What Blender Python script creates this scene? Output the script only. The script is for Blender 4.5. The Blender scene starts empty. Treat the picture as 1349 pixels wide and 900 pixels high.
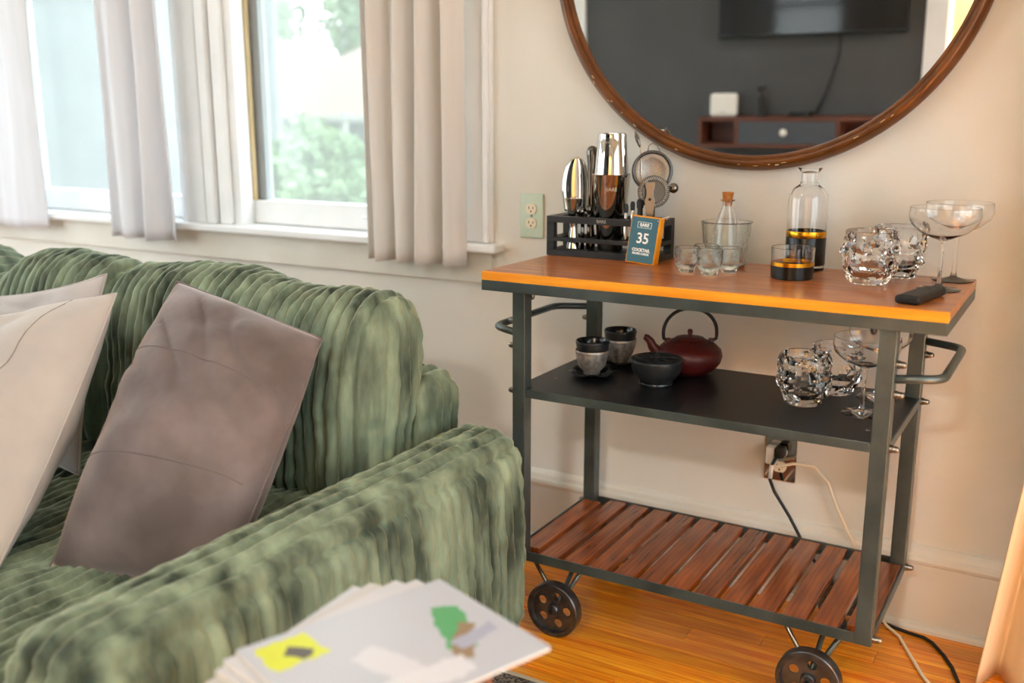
import bpy, bmesh, math, random
from mathutils import Vector, Matrix, noise
random.seed(7)
S = bpy.context.scene
COL = S.collection
PI = math.pi
# ------------------------------------------------------------------ camera
cam_d = bpy.data.cameras.new('camera'); cam = bpy.data.objects.new('camera', cam_d); COL.objects.link(cam)
cam_d.sensor_width = 36.0; cam_d.lens = 1303.86 / 1349 * 36.0
cam_d.clip_start = 0.02; cam_d.clip_end = 200
YAW, PITCH = 0.5305, 0.2211
cam.location = (1.1706, -2.3724, 1.192)
fw = Vector((-math.sin(YAW) * math.cos(PITCH), math.cos(YAW) * math.cos(PITCH), -math.sin(PITCH)))
cam.rotation_euler = fw.to_track_quat('-Z', 'Y').to_euler()
cam_d.dof.use_dof = True; cam_d.dof.focus_distance = 2.12; cam_d.dof.aperture_fstop = 2.2
S.camera = cam
# ------------------------------------------------------------------ world
w = bpy.data.worlds.new('World'); S.world = w; w.use_nodes = True
wn = w.node_tree; wn.nodes.clear()
wo = wn.nodes.new('ShaderNodeOutputWorld'); wb = wn.nodes.new('ShaderNodeBackground')
wb.inputs['Color'].default_value = (0.88, 0.96, 1.0, 1); wb.inputs['Strength'].default_value = 3.6
wn.links.new(wb.outputs[0], wo.inputs[0])
# exposure
V = S.view_settings
V.view_transform = 'Standard'; V.look = 'None'; V.gamma = 1.0; V.use_curve_mapping = False
V.exposure = 0.66
S.display_settings.display_device = 'sRGB'
S.cycles.use_denoising = True
S.cycles.max_bounces = 16; S.cycles.transmission_bounces = 14; S.cycles.glossy_bounces = 6; S.cycles.diffuse_bounces = 6
S.cycles.transparent_max_bounces = 16
S.cycles.sample_clamp_indirect = 6.0

# ------------------------------------------------------------------ helpers
def lin(h):
    if not isinstance(h, str): return tuple(h) + ((1,) if len(h) == 3 else ())
    h = h.lstrip('#'); o = []
    for i in (0, 2, 4):
        c = int(h[i:i + 2], 16) / 255
        o.append(c / 12.92 if c <= .04045 else ((c + .055) / 1.055) ** 2.4)
    return (*o, 1)
MATS = {}
def mat(name, c1, c2=None, rough=.5, metal=0, nscale=6, stretch=(1, 1, 1), detail=4, lo=.35, hi=.65, bump=0, bscale=None,
        trans=0, ior=1.45, sheen=0, coat=0, rand=0, emit=0, subs=0, spec=None, distort=0, tint=None, bdist=.01, wave=None):
    m = bpy.data.materials.new(name); m.use_nodes = True; MATS[name] = m
    nt = m.node_tree; b = nt.nodes['Principled BSDF']; N = nt.nodes.new; L = nt.links.new
    b.inputs['Base Color'].default_value = lin(c1); b.inputs['Roughness'].default_value = rough; b.inputs['Metallic'].default_value = metal
    b.inputs['IOR'].default_value = ior; b.inputs['Transmission Weight'].default_value = trans
    if sheen: b.inputs['Sheen Weight'].default_value = sheen; b.inputs['Sheen Roughness'].default_value = .4
    if sheen and tint: b.inputs['Sheen Tint'].default_value = lin(tint)
    if coat: b.inputs['Coat Weight'].default_value = coat; b.inputs['Coat Roughness'].default_value = .12
    if spec is not None: b.inputs['Specular IOR Level'].default_value = spec
    if emit: b.inputs['Emission Color'].default_value = lin(c1); b.inputs['Emission Strength'].default_value = emit
    if c2 or bump:
        tc = N('ShaderNodeTexCoord'); mp = N('ShaderNodeMapping'); mp.inputs['Scale'].default_value = stretch
        src = tc.outputs['Object']
        if rand:
            oi = N('ShaderNodeObjectInfo'); ad = N('ShaderNodeVectorMath'); ad.operation = 'ADD'
            cm = N('ShaderNodeVectorMath'); cm.operation = 'SCALE'; cm.inputs[3].default_value = 37.0
            cx = N('ShaderNodeCombineXYZ')
            for k in range(3): L(oi.outputs['Random'], cx.inputs[k])
            L(cx.outputs[0], cm.inputs[0]); L(src, ad.inputs[0]); L(cm.outputs[0], ad.inputs[1]); src = ad.outputs[0]
        L(src, mp.inputs[0])
    if c2:
        n = N('ShaderNodeTexNoise'); n.inputs['Scale'].default_value = nscale; n.inputs['Detail'].default_value = detail
        n.inputs['Distortion'].default_value = distort
        L(mp.outputs[0], n.inputs['Vector'])
        r = N('ShaderNodeValToRGB'); r.color_ramp.elements[0].position = lo; r.color_ramp.elements[1].position = hi
        r.color_ramp.elements[0].color = lin(c1); r.color_ramp.elements[1].color = lin(c2)
        L(n.outputs['Fac'], r.inputs[0]); out = r.outputs[0]
        if wave:     # wood pores: fine dark lines
            wv = N('ShaderNodeTexWave'); wv.wave_type = 'BANDS'; wv.bands_direction = wave[0]
            wv.inputs['Scale'].default_value = wave[1]; wv.inputs['Distortion'].default_value = wave[2]
            wv.inputs['Detail'].default_value = 3; wv.inputs['Detail Scale'].default_value = 1.2
            L(mp.outputs[0], wv.inputs['Vector'])
            mr = N('ShaderNodeMapRange'); mr.inputs[1].default_value = 0; mr.inputs[2].default_value = .45
            mr.inputs[3].default_value = wave[3]; mr.inputs[4].default_value = 1
            L(wv.outputs['Fac'], mr.inputs[0])
            mx = N('ShaderNodeMix'); mx.data_type = 'RGBA'; mx.blend_type = 'MULTIPLY'; mx.inputs[0].default_value = 1
            L(out, mx.inputs[6]); L(mr.outputs[0], mx.inputs[7]); out = mx.outputs[2]
        if rand:
            hs = N('ShaderNodeHueSaturation'); mr2 = N('ShaderNodeMapRange')
            mr2.inputs[3].default_value = 1 - rand; mr2.inputs[4].default_value = 1 + rand
            L(oi.outputs['Random'], mr2.inputs[0]); L(mr2.outputs[0], hs.inputs['Value']); L(out, hs.inputs['Color']); out = hs.outputs[0]
        L(out, b.inputs['Base Color'])
    if bump:
        n2 = N('ShaderNodeTexNoise'); n2.inputs['Scale'].default_value = bscale or nscale; n2.inputs['Detail'].default_value = 5
        L(mp.outputs[0], n2.inputs['Vector'])
        bp = N('ShaderNodeBump'); bp.inputs['Strength'].default_value = bump; bp.inputs['Distance'].default_value = bdist
        L(n2.outputs['Fac'], bp.inputs['Height']); L(bp.outputs[0], b.inputs['Normal'])
    return m
def print_mat(name, base, rects, rough=.35):
    """flat print: coloured rectangles in object xy"""
    m = bpy.data.materials.new(name); m.use_nodes = True
    nt = m.node_tree; b = nt.nodes['Principled BSDF']; N = nt.nodes.new; L = nt.links.new
    b.inputs['Roughness'].default_value = rough
    tc = N('ShaderNodeTexCoord'); nz = N('ShaderNodeTexNoise'); nz.inputs['Scale'].default_value = 45; nz.inputs['Detail'].default_value = 3
    L(tc.outputs['Object'], nz.inputs['Vector'])
    off = N('ShaderNodeVectorMath'); off.operation = 'SCALE'; off.inputs[3].default_value = .022
    L(nz.outputs['Color'], off.inputs[0]); ad = N('ShaderNodeVectorMath'); L(tc.outputs['Object'], ad.inputs[0]); L(off.outputs[0], ad.inputs[1])
    sp = N('ShaderNodeSeparateXYZ'); L(ad.outputs[0], sp.inputs[0]); out = None
    prev = lin(base)
    for (cx, cy, hx, hy, col, ang) in rects:
        ca, sa = math.cos(ang), math.sin(ang)
        def lc(a, bb, c):
            m1 = N('ShaderNodeMath'); m1.operation = 'MULTIPLY_ADD'; L(sp.outputs[0], m1.inputs[0]); m1.inputs[1].default_value = a; m1.inputs[2].default_value = c
            m2 = N('ShaderNodeMath'); m2.operation = 'MULTIPLY_ADD'; L(sp.outputs[1], m2.inputs[0]); m2.inputs[1].default_value = bb; L(m1.outputs[0], m2.inputs[2])
            m3 = N('ShaderNodeMath'); m3.operation = 'ABSOLUTE'; L(m2.outputs[0], m3.inputs[0]); return m3
        cx += .011; cy += .011
        u = lc(ca, sa, -(cx * ca + cy * sa)); v = lc(-sa, ca, cx * sa - cy * ca)
        l1 = N('ShaderNodeMath'); l1.operation = 'LESS_THAN'; L(u.outputs[0], l1.inputs[0]); l1.inputs[1].default_value = hx
        l2 = N('ShaderNodeMath'); l2.operation = 'LESS_THAN'; L(v.outputs[0], l2.inputs[0]); l2.inputs[1].default_value = hy
        mu = N('ShaderNodeMath'); mu.operation = 'MULTIPLY'; L(l1.outputs[0], mu.inputs[0]); L(l2.outputs[0], mu.inputs[1])
        mx = N('ShaderNodeMix'); mx.data_type = 'RGBA'; L(mu.outputs[0], mx.inputs[0]); mx.inputs[7].default_value = lin(col)
        if out is None: mx.inputs[6].default_value = prev
        else: L(out, mx.inputs[6])
        out = mx.outputs[2]
    L(out, b.inputs['Base Color'])
    return m

def support(prof, d=.0005):
    out = []; n = len(prof)
    for i, p in enumerate(prof):
        if 0 < i < n - 1:
            a, c = Vector(prof[i - 1]), Vector(prof[i + 1]); b = Vector(p); u, v = b - a, c - b
            if u.length > 1e-9 and v.length > 1e-9 and u.angle(v) > .6:
                if u.length > 3 * d: out.append(tuple(b - u.normalized() * d))
                out.append(p)
                if v.length > 3 * d: out.append(tuple(b + v.normalized() * d))
                continue
        out.append(p)
    return out
class MB:
    def __init__(s): s.v = []; s.f = []
    def box(s, x0, x1, y0, y1, z0, z1):
        n = len(s.v)
        s.v += [(x, y, z) for z in (z0, z1) for y in (y0, y1) for x in (x0, x1)]
        s.f += [tuple(n + i for i in q) for q in ((0, 2, 3, 1), (4, 5, 7, 6), (0, 1, 5, 4), (2, 6, 7, 3), (0, 4, 6, 2), (1, 3, 7, 5))]
        return s
    def obox(s, c, size, M):
        n = len(s.v); hx, hy, hz = (k / 2 for k in size); c = Vector(c)
        s.v += [tuple(c + M @ Vector((x, y, z))) for z in (-hz, hz) for y in (-hy, hy) for x in (-hx, hx)]
        s.f += [tuple(n + i for i in q) for q in ((0, 2, 3, 1), (4, 5, 7, 6), (0, 1, 5, 4), (2, 6, 7, 3), (0, 4, 6, 2), (1, 3, 7, 5))]
        return s
    def tube(s, pts, r, seg=10, closed=False):
        pts = [Vector(p) for p in pts]; m = len(pts); n0 = len(s.v)
        rr = r if isinstance(r, (list, tuple)) else [r] * m
        up = None
        for i, p in enumerate(pts):
            if closed: t = pts[(i + 1) % m] - pts[i - 1]
            else: t = pts[min(i + 1, m - 1)] - pts[max(i - 1, 0)]
            t.normalize()
            if up is None:
                up = Vector((0, 0, 1)) if abs(t.z) < .9 else Vector((1, 0, 0))
            a = (up - t * up.dot(t)).normalized(); b = t.cross(a); up = a
            for k in range(seg):
                an = 2 * PI * k / seg
                s.v.append(tuple(p + (a * math.cos(an) + b * math.sin(an)) * rr[i]))
        for i in range(m if closed else m - 1):
            j = (i + 1) % m
            for k in range(seg):
                k2 = (k + 1) % seg
                s.f.append((n0 + i * seg + k, n0 + i * seg + k2, n0 + j * seg + k2, n0 + j * seg + k))
        if not closed:
            s.f.append(tuple(n0 + k for k in reversed(range(seg)))); s.f.append(tuple(n0 + (m - 1) * seg + k for k in range(seg)))
        return s
    def lathe(s, prof, seg=32, M=None, jit=None, closed=False):
        """prof: (r,z) list; r==0 -> pole"""
        M = M or Matrix.Identity(4); rings = []
        for i, (r, z) in enumerate(prof):
            if r <= 1e-6:
                rings.append([len(s.v)]); s.v.append(tuple(M @ Vector((0, 0, z))))
            else:
                ring = []
                for k in range(seg):
                    a = 2 * PI * k / seg; p = Vector((r * math.cos(a), r * math.sin(a), z))
                    if jit: p = jit(i, k, p)
                    ring.append(len(s.v)); s.v.append(tuple(M @ p))
                rings.append(ring)
        pairs = list(zip(rings, rings[1:]))
        if closed: pairs.append((rings[-1], rings[0]))
        for A, B in pairs:
            if len(A) == 1 and len(B) == 1: continue
            for k in range(seg):
                k2 = (k + 1) % seg
                if len(A) == 1: s.f.append((A[0], B[k2], B[k]))
                elif len(B) == 1: s.f.append((A[k], A[k2], B[0]))
                else: s.f.append((A[k], A[k2], B[k2], B[k]))
        return s
    def grid(s, fn, nu, nv):
        n = len(s.v)
        for j in range(nv + 1):
            for i in range(nu + 1): s.v.append(tuple(fn(i / nu, j / nv)))
        for j in range(nv):
            for i in range(nu):
                a = n + j * (nu + 1) + i; s.f.append((a, a + 1, a + nu + 2, a + nu + 1))
        return s
    def prism(s, poly, z0, z1, M=None):
        M = M or Matrix.Identity(4); n = len(s.v); k = len(poly)
        for z in (z0, z1): s.v += [tuple(M @ Vector((x, y, z))) for x, y in poly]
        s.f.append(tuple(n + i for i in reversed(range(k)))); s.f.append(tuple(n + k + i for i in range(k)))
        for i in range(k):
            j = (i + 1) % k; s.f.append((n + i, n + j, n + k + j, n + k + i))
        return s
    def mesh(s, name, smooth=False, angle=None, merge=0, recalc=False):
        me = bpy.data.meshes.new(name); me.from_pydata(s.v, [], s.f)
        if merge or recalc:
            bm = bmesh.new(); bm.from_mesh(me)
            if merge: bmesh.ops.remove_doubles(bm, verts=bm.verts, dist=merge)
            bmesh.ops.recalc_face_normals(bm, faces=bm.faces); bm.to_mesh(me); bm.free()
        if smooth:
            me.shade_smooth()
            if angle: me.set_sharp_from_angle(angle=math.radians(angle))
        me.update(); return me
    def build(s, name, m, parent=None, smooth=False, angle=None, bevel=0, merge=0, recalc=False, label=None, solid=0, subdiv=0):
        me = s.mesh(name, smooth, angle, merge, recalc)
        return link(name, me, m, parent, bevel, label, solid, subdiv)
def link(name, me, m, parent=None, bevel=0, label=None, solid=0, subdiv=0):
    if m and not me.materials: me.materials.append(m)
    o = bpy.data.objects.new(name, me); COL.objects.link(o)
    if parent: o.parent = parent
    if solid:
        md = o.modifiers.new('solid', 'SOLIDIFY'); md.thickness = solid; md.offset = 0
    if subdiv:
        md = o.modifiers.new('sub', 'SUBSURF'); md.levels = subdiv; md.render_levels = subdiv
    if bevel:
        md = o.modifiers.new('bevel', 'BEVEL'); md.width = bevel; md.segments = 2; md.limit_method = 'ANGLE'; md.angle_limit = .6
        md.harden_normals = False
    if label: o['label'] = label
    return o
def thing(name, label, cat, loc=(0, 0, 0), rz=0, group=None):
    o = bpy.data.objects.new(name, None); COL.objects.link(o); o.empty_display_size = .05
    o.location = loc; o.rotation_euler = (0, 0, rz)
    return tag(o, label, cat, group)
def tag(o, label, cat, group=None):
    o['label'] = label; o['category'] = cat
    if group: o['group'] = group
    return o
def struct(o, label=None, cat=None):
    o['kind'] = 'structure'
    if label: o['label'] = label
    if cat: o['category'] = cat
    return o
def dup(root, label, loc=None, rz=None):
    r = root.copy(); COL.objects.link(r)
    if loc is not None: r.location = loc
    if rz is not None: r.rotation_euler = (0, 0, rz)
    r['label'] = label
    for ch in list(root.children):
        c = ch.copy(); COL.objects.link(c); c.parent = r
        for g in ch.children:
            d = g.copy(); COL.objects.link(d); d.parent = c
    return r
def rounded(h, r, step, disp=None):
    """rounded box centred at 0 with half sizes h; disp(P, n) -> P"""
    st3 = step if isinstance(step, (tuple, list)) else (step,) * 3
    m = MB(); h = Vector(h); rr = Vector((r, r, r)) if not isinstance(r, (tuple, list)) else Vector(r)
    def put(p):
        q = Vector([max(-(h[i] - rr[i]), min(h[i] - rr[i], p[i])) for i in range(3)])
        d = p - q
        n = Vector([d[i] / rr[i] if rr[i] > 0 else 0 for i in range(3)])
        if n.length > 0: n.normalize()
        P = q + Vector([n[i] * rr[i] for i in range(3)])
        return disp(P, n) if disp else P
    for ax in range(3):
        a, b = (ax + 1) % 3, (ax + 2) % 3
        na, nb = max(2, int(2 * h[a] / st3[a])), max(2, int(2 * h[b] / st3[b]))
        for sg in (-1, 1):
            def fn(u, v):
                p = Vector((0, 0, 0)); p[ax] = sg * h[ax]; uu = u if sg > 0 else 1 - u
                p[a] = (2 * uu - 1) * h[a]; p[b] = (2 * v - 1) * h[b]; return put(p)
            m.grid(fn, na, nb)
    return m
RX = lambda a: Matrix.Rotation(a, 4, 'X')
RY = lambda a: Matrix.Rotation(a, 4, 'Y')
RZ = lambda a: Matrix.Rotation(a, 4, 'Z')
T = lambda *a: Matrix.Translation(Vector(a))
def text_mesh(body, size, extrude=.0002, align='CENTER', shear=0, bold=0):
    cu = bpy.data.curves.new('lettering', 'FONT'); cu.body = body; cu.size = size; cu.align_x = align; cu.align_y = 'CENTER'
    cu.extrude = extrude; cu.shear = shear; cu.offset = bold; cu.resolution_u = 3
    o = bpy.data.objects.new('lettering', cu); COL.objects.link(o)
    dg = bpy.context.evaluated_depsgraph_get(); me = bpy.data.meshes.new_from_object(o.evaluated_get(dg))
    bpy.data.objects.remove(o); bpy.data.curves.remove(cu); return me

# ------------------------------------------------------------------ materials
wall_m = mat('wall_paint', '#e3e1da', '#dcdad1', rough=.6, nscale=3, bump=.25, bscale=40, bdist=.004)
white_m = mat('white_trim_paint', '#eef0f1', '#e6e8e9', rough=.4, nscale=6, bump=.1, bscale=30, bdist=.003)
base_m = mat('baseboard_paint', '#e1dfd6', '#d8d5cb', rough=.45, nscale=5, bump=.2, bscale=30, bdist=.003)
grey_wall_m = mat('charcoal_wall_paint', '#4c4e50', '#47494b', rough=.6, nscale=3)
ceil_m = mat('ceiling_paint', '#efeae0', rough=.8)
hall_m = mat('hall_paint', '#e2c98f', rough=.7)
floor_m = mat('orange_oak_floor', '#de7008', '#ffb02c', rough=.28, nscale=5, stretch=(1, 14, 6), detail=6, lo=.3, hi=.7, rand=.16, coat=.3, wave=('Y', 2.0, 5, .82))
sub_m = mat('subfloor', '#6b3210', '#8a4a18', rough=.6, nscale=4, stretch=(1, 14, 1))
steel_m = mat('dark_brushed_steel', '#4e5756', '#646e6d', rough=.36, metal=.65, nscale=9, stretch=(1, 1, 1), bump=.06, bscale=60)
shelf_m = mat('black_sheet_metal', '#232325', '#2b2b2d', rough=.34, metal=.5, nscale=5)
top_m = mat('brown_stained_wood', '#8d4820', '#c67c40', rough=.3, nscale=7, stretch=(1, 9, 9), detail=7, lo=.3, hi=.7, coat=.25, wave=('Y', 3, 6, .8))
lit_edge_m = mat('lit_orange_wood_edge', '#e08a14', '#f0a32a', rough=.4, nscale=6, stretch=(1, 6, 10))  # same wood as the top, with the lamplit orange put into its colour
slat_m = mat('red_brown_slat_wood', '#6a2d10', '#ad5c28', rough=.25, nscale=7, stretch=(7, 1, 7), detail=4, lo=.25, hi=.8, rand=.16, coat=.4, wave=('X', 4, 5, .72), bump=.15, bscale=14, bdist=.002)
wheel_m = mat('cast_iron_wheel', '#4a4d50', '#63666a', rough=.3, metal=.8, nscale=40, bump=.15, bscale=80, bdist=.002)
nut_m = mat('zinc_nut', '#8d8a84', rough=.3, metal=1)
chrome_m = mat('polished_steel', '#c9c7c2', rough=.05, metal=1)
gun_m = mat('gunmetal_steel', '#6c6a66', rough=.09, metal=1)
black_m = mat('black_rubber', '#151516', rough=.5)
rackm = mat('black_bamboo', '#1c1c1d', '#252526', rough=.45, nscale=12, stretch=(1, 8, 8))
glass_m = mat('clear_glass', '#ffffff', rough=0, trans=1, ior=1.45)
oldglass_m = mat('hammered_glass', '#fbfefb', rough=.02, trans=1, ior=1.45, bump=.5, bscale=90, bdist=.003)
blackcoat_m = mat('black_glaze', '#0d0c0c', rough=.3)
gold_m = mat('gold_band', '#e0a02a', rough=.25, metal=1)
cork_m = mat('cork', '#c07d3c', '#a05f28', rough=.8, nscale=120, bump=.4, bscale=150, bdist=.002)
teal_m = mat('teal_print', '#2a6472', '#235664', rough=.4, nscale=8)
yel_m = mat('amber_card', '#f0a01c', '#e08c10', rough=.5, nscale=20)
ink_m = mat('white_ink', '#f2f2ee', rough=.6)
etch_m = mat('etched_mark', '#b9b2a6', rough=.5, metal=.6)
string_m = mat('pale_string', '#e8d9bf', rough=.9)
red_iron_m = mat('oxblood_cast_iron', '#4a1613', '#571b17', rough=.42, nscale=60, bump=.12, bscale=150, bdist=.001)
iron_m = mat('black_cast_iron', '#26282a', '#2e3032', rough=.4, metal=.3, nscale=50, bump=.15, bscale=160, bdist=.001)
silver_m = mat('brushed_silver_glaze', '#b8b2aa', '#8e8882', rough=.38, metal=.6, nscale=90, bump=.6, bscale=110, bdist=.002)
cup_in_m = mat('black_cup_glaze', '#1a1a1b', rough=.18)
frame_m = mat('antique_bronze_wood', '#573010', '#754519', rough=.33, metal=.25, nscale=14, detail=6, coat=.3)
chip_m = mat('chipped_gilt', '#d9b98a', rough=.6)
mirror_m = mat('mirror_silver', '#f4f4f2', rough=.0, metal=1)
green_m = mat('green_corduroy', '#26352a', '#8b9d84', rough=.72, nscale=16, detail=5, lo=.34, hi=.70, sheen=.8, tint='#d6e0c4', bump=.5, bscale=70, bdist=.006, stretch=(1, 1, .28))
pgrey_m = mat('mauve_grey_velvet', '#574d4b', '#756a69', rough=.75, nscale=7, sheen=.7, tint='#d8d0d0', bump=.12, bscale=60, bdist=.004)
pwhite_m = mat('ivory_linen', '#b3aca6', '#bcb5ae', rough=.8, nscale=10, sheen=.2, bump=.1, bscale=200, bdist=.002)
pwhite2_m = mat('pale_grey_linen', '#aea7a4', '#b8b1ad', rough=.8, nscale=10, sheen=.2, bump=.1, bscale=200, bdist=.002)
seam_m = mat('seam_thread', '#8f857c', rough=.9)
seam_g_m = mat('grey_seam_thread', '#675e5f', rough=.9)
def fabric(name, c1, c2, tl):
    m = mat(name, c1, c2, rough=.85, nscale=25, stretch=(1, 1, .1), bump=.12, bscale=300, bdist=.001)
    nt = m.node_tree; b = nt.nodes['Principled BSDF']; t = nt.nodes.new('ShaderNodeBsdfTranslucent'); t.inputs[0].default_value = lin(c2)
    mx = nt.nodes.new('ShaderNodeMixShader'); mx.inputs[0].default_value = tl; out = nt.nodes['Material Output']
    nt.links.new(b.outputs[0], mx.inputs[1]); nt.links.new(t.outputs[0], mx.inputs[2]); nt.links.new(mx.outputs[0], out.inputs[0]); return m
curt_beige_m = fabric('beige_linen_curtain', '#dad6d1', '#e2dfdb', .08)
curt_white_m = fabric('white_linen_curtain', '#dcdde3', '#e4e5ea', .08)
curt_cream_m = fabric('cream_curtain', '#e6cfa8', '#ecd8b5', .12)
pane_m = bpy.data.materials.new('window_glass'); pane_m.use_nodes = True
nt = pane_m.node_tree; nt.nodes.clear()
_o = nt.nodes.new('ShaderNodeOutputMaterial'); _t = nt.nodes.new('ShaderNodeBsdfTransparent'); _g = nt.nodes.new('ShaderNodeBsdfGlossy'); _d = nt.nodes.new('ShaderNodeBsdfTranslucent')
_g.inputs['Roughness'].default_value = .02; 
_m1 = nt.nodes.new('ShaderNodeMixShader'); _m2 = nt.nodes.new('ShaderNodeMixShader'); _m1.inputs[0].default_value = .10
nt.links.new(_t.outputs[0], _m1.inputs[1]); nt.links.new(_d.outputs[0], _m1.inputs[2])
_m2.inputs[0].default_value = .04; nt.links.new(_m1.outputs[0], _m2.inputs[1]); nt.links.new(_g.outputs[0], _m2.inputs[2]); nt.links.new(_m2.outputs[0], _o.inputs[0])
wood_strip_m = mat('yellowed_wood', '#cdb993', '#c2aa7e', rough=.5, nscale=10, stretch=(8, 8, 1))
greysash_m = mat('grey_storm_sash', '#9aa0a4', rough=.5)
tv_m = mat('tv_screen', '#050607', rough=.08, spec=.6)
tvb_m = mat('tv_bezel', '#0b0b0c', rough=.35)
walnut_m = mat('walnut', '#5a3325', '#6d4131', rough=.45, nscale=6, stretch=(1, 8, 8))
slate_m = mat('slate_door', '#4a5058', rough=.5)
plas_m = mat('white_plastic', '#e9e9e4', rough=.35)
plate_m = mat('seafoam_plate', '#cfe0cf', '#c4d8c6', rough=.3, nscale=10)
ivory_m = mat('ivory_bakelite', '#efe3c8', rough=.35)
slot_m = mat('socket_slot', '#1a1512', rough=.6)
rug_m = mat('grey_speckled_rug', '#2e2d2c', '#8a847b', rough=.95, nscale=160, lo=.42, hi=.58, bump=.6, bscale=200)
rug_edge_m = mat('rug_binding', '#c9bda9', rough=.9)
stool_m = mat('pinkish_brown_wood', '#a5694a', '#8c5437', rough=.4, nscale=6, stretch=(1, 8, 1))
page_m = mat('paper_pages', '#dcd7cf', rough=.7)
leaf_m = mat('green_leaves', '#4f6b4c', '#6d8a62', rough=.7, nscale=3)
bark_m = mat('bark', '#5d5145', rough=.9)
roofm = mat('pale_roof_shingle', '#73675e', '#6a5f57', rough=.9, nscale=8)
siding_m = mat('white_siding', '#5f656a', '#676d72', rough=.8, nscale=3)
lawn_m = mat('lawn', '#6c8159', '#7d9168', rough=.95, nscale=12)
fence_m = mat('grey_fence', '#8d928f', rough=.8)

# ------------------------------------------------------------------ room shell
XL, XR, YF, H = -3.4, 2.3, -3.0, 2.6
WX0, WX1, WZ0, WZ1 = -2.47, -.39, .83, 2.15
wb_ = MB().box(XL - .15, WX0, 0, .15, 0, H).box(WX1, XR + .15, 0, .15, 0, H).box(WX0, WX1, 0, .15, 0, WZ0).box(WX0, WX1, 0, .15, WZ1, H)
wall_back = struct(wb_.build('wall_back', wall_m), 'cream plaster wall behind the bar cart and sofa', 'wall')
wl = MB().box(XL - .15, XL, YF - .15, -2.7, 0, H).box(XL - .15, XL, -.5, 0, 0, H).box(XL - .15, XL, -2.7, -.5, 0, .7).box(XL - .15, XL, -2.7, -.5, 2.3, H)
struct(wl.build('wall_left', wall_m), 'cream side wall with an added fill window at the far left', 'wall')
wr = MB().box(XR, XR + .15, YF - .15, -2.55, 0, H).box(XR, XR + .15, -.65, 0, 0, H).box(XR, XR + .15, -2.55, -.65, 0, .08).box(XR, XR + .15, -2.55, -.65, 2.2, H)
struct(wr.build('wall_right', wall_m), 'cream side wall with an added fill window at the right of the room', 'wall')
gx0, gx1 = -1.44, .37
fr = MB().box(gx0, gx1, YF - .15, YF, 0, H)
wf = struct(fr.build('wall_front', grey_wall_m), 'charcoal painted wall carrying the television, seen in the mirror', 'wall')
MB().box(XL - .15, -3.25, YF - .15, YF - .002, 0, H).box(-1.6, gx0, YF - .15, YF - .002, 0, H).box(-3.25, -1.6, YF - .15, YF - .002, 0, .25).box(-3.25, -1.6, YF - .15, YF - .002, 2.35, H).box(.47, 1.4, YF - .15, YF - .002, 2.08, H).box(1.4, XR + .15, YF - .15, YF - .002, 0, H).build('wall_panel', white_m, wf)
tr = MB().box(gx1, .47, YF - .16, YF + .025, 0, 2.18).box(1.4, 1.5, YF - .16, YF + .025, 0, 2.18).box(.47, 1.4, YF - .16, YF + .025, 2.08, 2.18)
struct(tr.build('trim_1', white_m, bevel=.004), 'white door casing beside the charcoal wall', 'door casing')
struct(MB().box(gx0 - .1, gx0, YF, YF + .025, 0, H).build('trim_2', white_m, bevel=.004), 'white vertical trim at the edge of the charcoal wall', 'trim')
hall = MB().box(.2, 1.8, YF - 1.6, YF - 1.5, 0, 2.4).box(.1, .2, YF - 1.6, YF - .15, 0, 2.4).box(1.8, 1.9, YF - 1.6, YF - .15, 0, 2.4).box(.1, 1.9, YF - 1.6, YF - .15, 2.4, 2.5)
struct(hall.build('wall_hall', hall_m), 'warm yellow hallway walls beyond the doorway', 'wall')
struct(MB().box(XL - .15, XR + .15, YF - .15, .15, H, H + .1).build('ceiling', ceil_m), 'plain white ceiling', 'ceiling')
floor = struct(MB().box(XL - .15, XR + .15, YF - 1.6, .15, -.12, -.02).build('floor', sub_m), 'orange oak strip floor under the cart', 'floor')
# visible strip boards
pw = .057
bl = [1.1, 1.45, .85]
bm_meshes = []
for L_ in bl:
    m = MB().box(0, L_ - .0012, 0, pw - .0014, -.02, 0).mesh('floor_board'); m.materials.append(floor_m); bm_meshes.append(m)
row = 0; y = -pw
while y > -1.35:
    x = -1.0 - random.random() * .8
    while x < 2.3:
        k = random.randrange(3)
        if x + bl[k] > XR: 
            if XR - x < .1: break
            k = min(range(3), key=lambda q: abs(bl[q] - (XR - x)))
            if x + bl[k] > XR + .1: break
        o = link('floor_board', bm_meshes[k], floor_m, floor, bevel=.0008); o.location = (x, y, 0); x += bl[k]
    y -= pw; row += 1
rest = MB().box(XL, XR, YF - 1.6, y + pw, -.02, 0).box(XL, -1.8, y + pw, 0, -.02, 0)
rest.build('floor_board', floor_m, floor)
# baseboard with cap moulding
bb = MB()
prof = [(0, 0), (-.018, 0), (-.018, .165), (-.022, .168), (-.024, .176), (-.022, .184), (-.016, .19), (-.013, .2), (-.007, .207), (0, .21)]
def extrude_x(m, prof, x0, x1):
    n = len(m.v); k = len(prof)
    for x in (x0, x1): m.v += [(x, a, b) for a, b in prof]
    for i in range(k):
        j = (i + 1) % k; m.f.append((n + i, n + k + i, n + k + j, n + j))
    m.f.append(tuple(n + i for i in range(k))); m.f.append(tuple(n + k + i for i in reversed(range(k))))
    return m
struct(extrude_x(bb, prof, XL, XR).build('baseboard_back', base_m), 'tall cream baseboard with moulded cap along the wall', 'baseboard')
shoe = extrude_x(MB(), [(-.018, 0), (-.032, 0), (-.031, .008), (-.026, .014), (-.018, .017)], XL, XR)
struct(shoe.build('trim_3', base_m), 'quarter round shoe moulding at the foot of the baseboard', 'trim')

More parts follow.
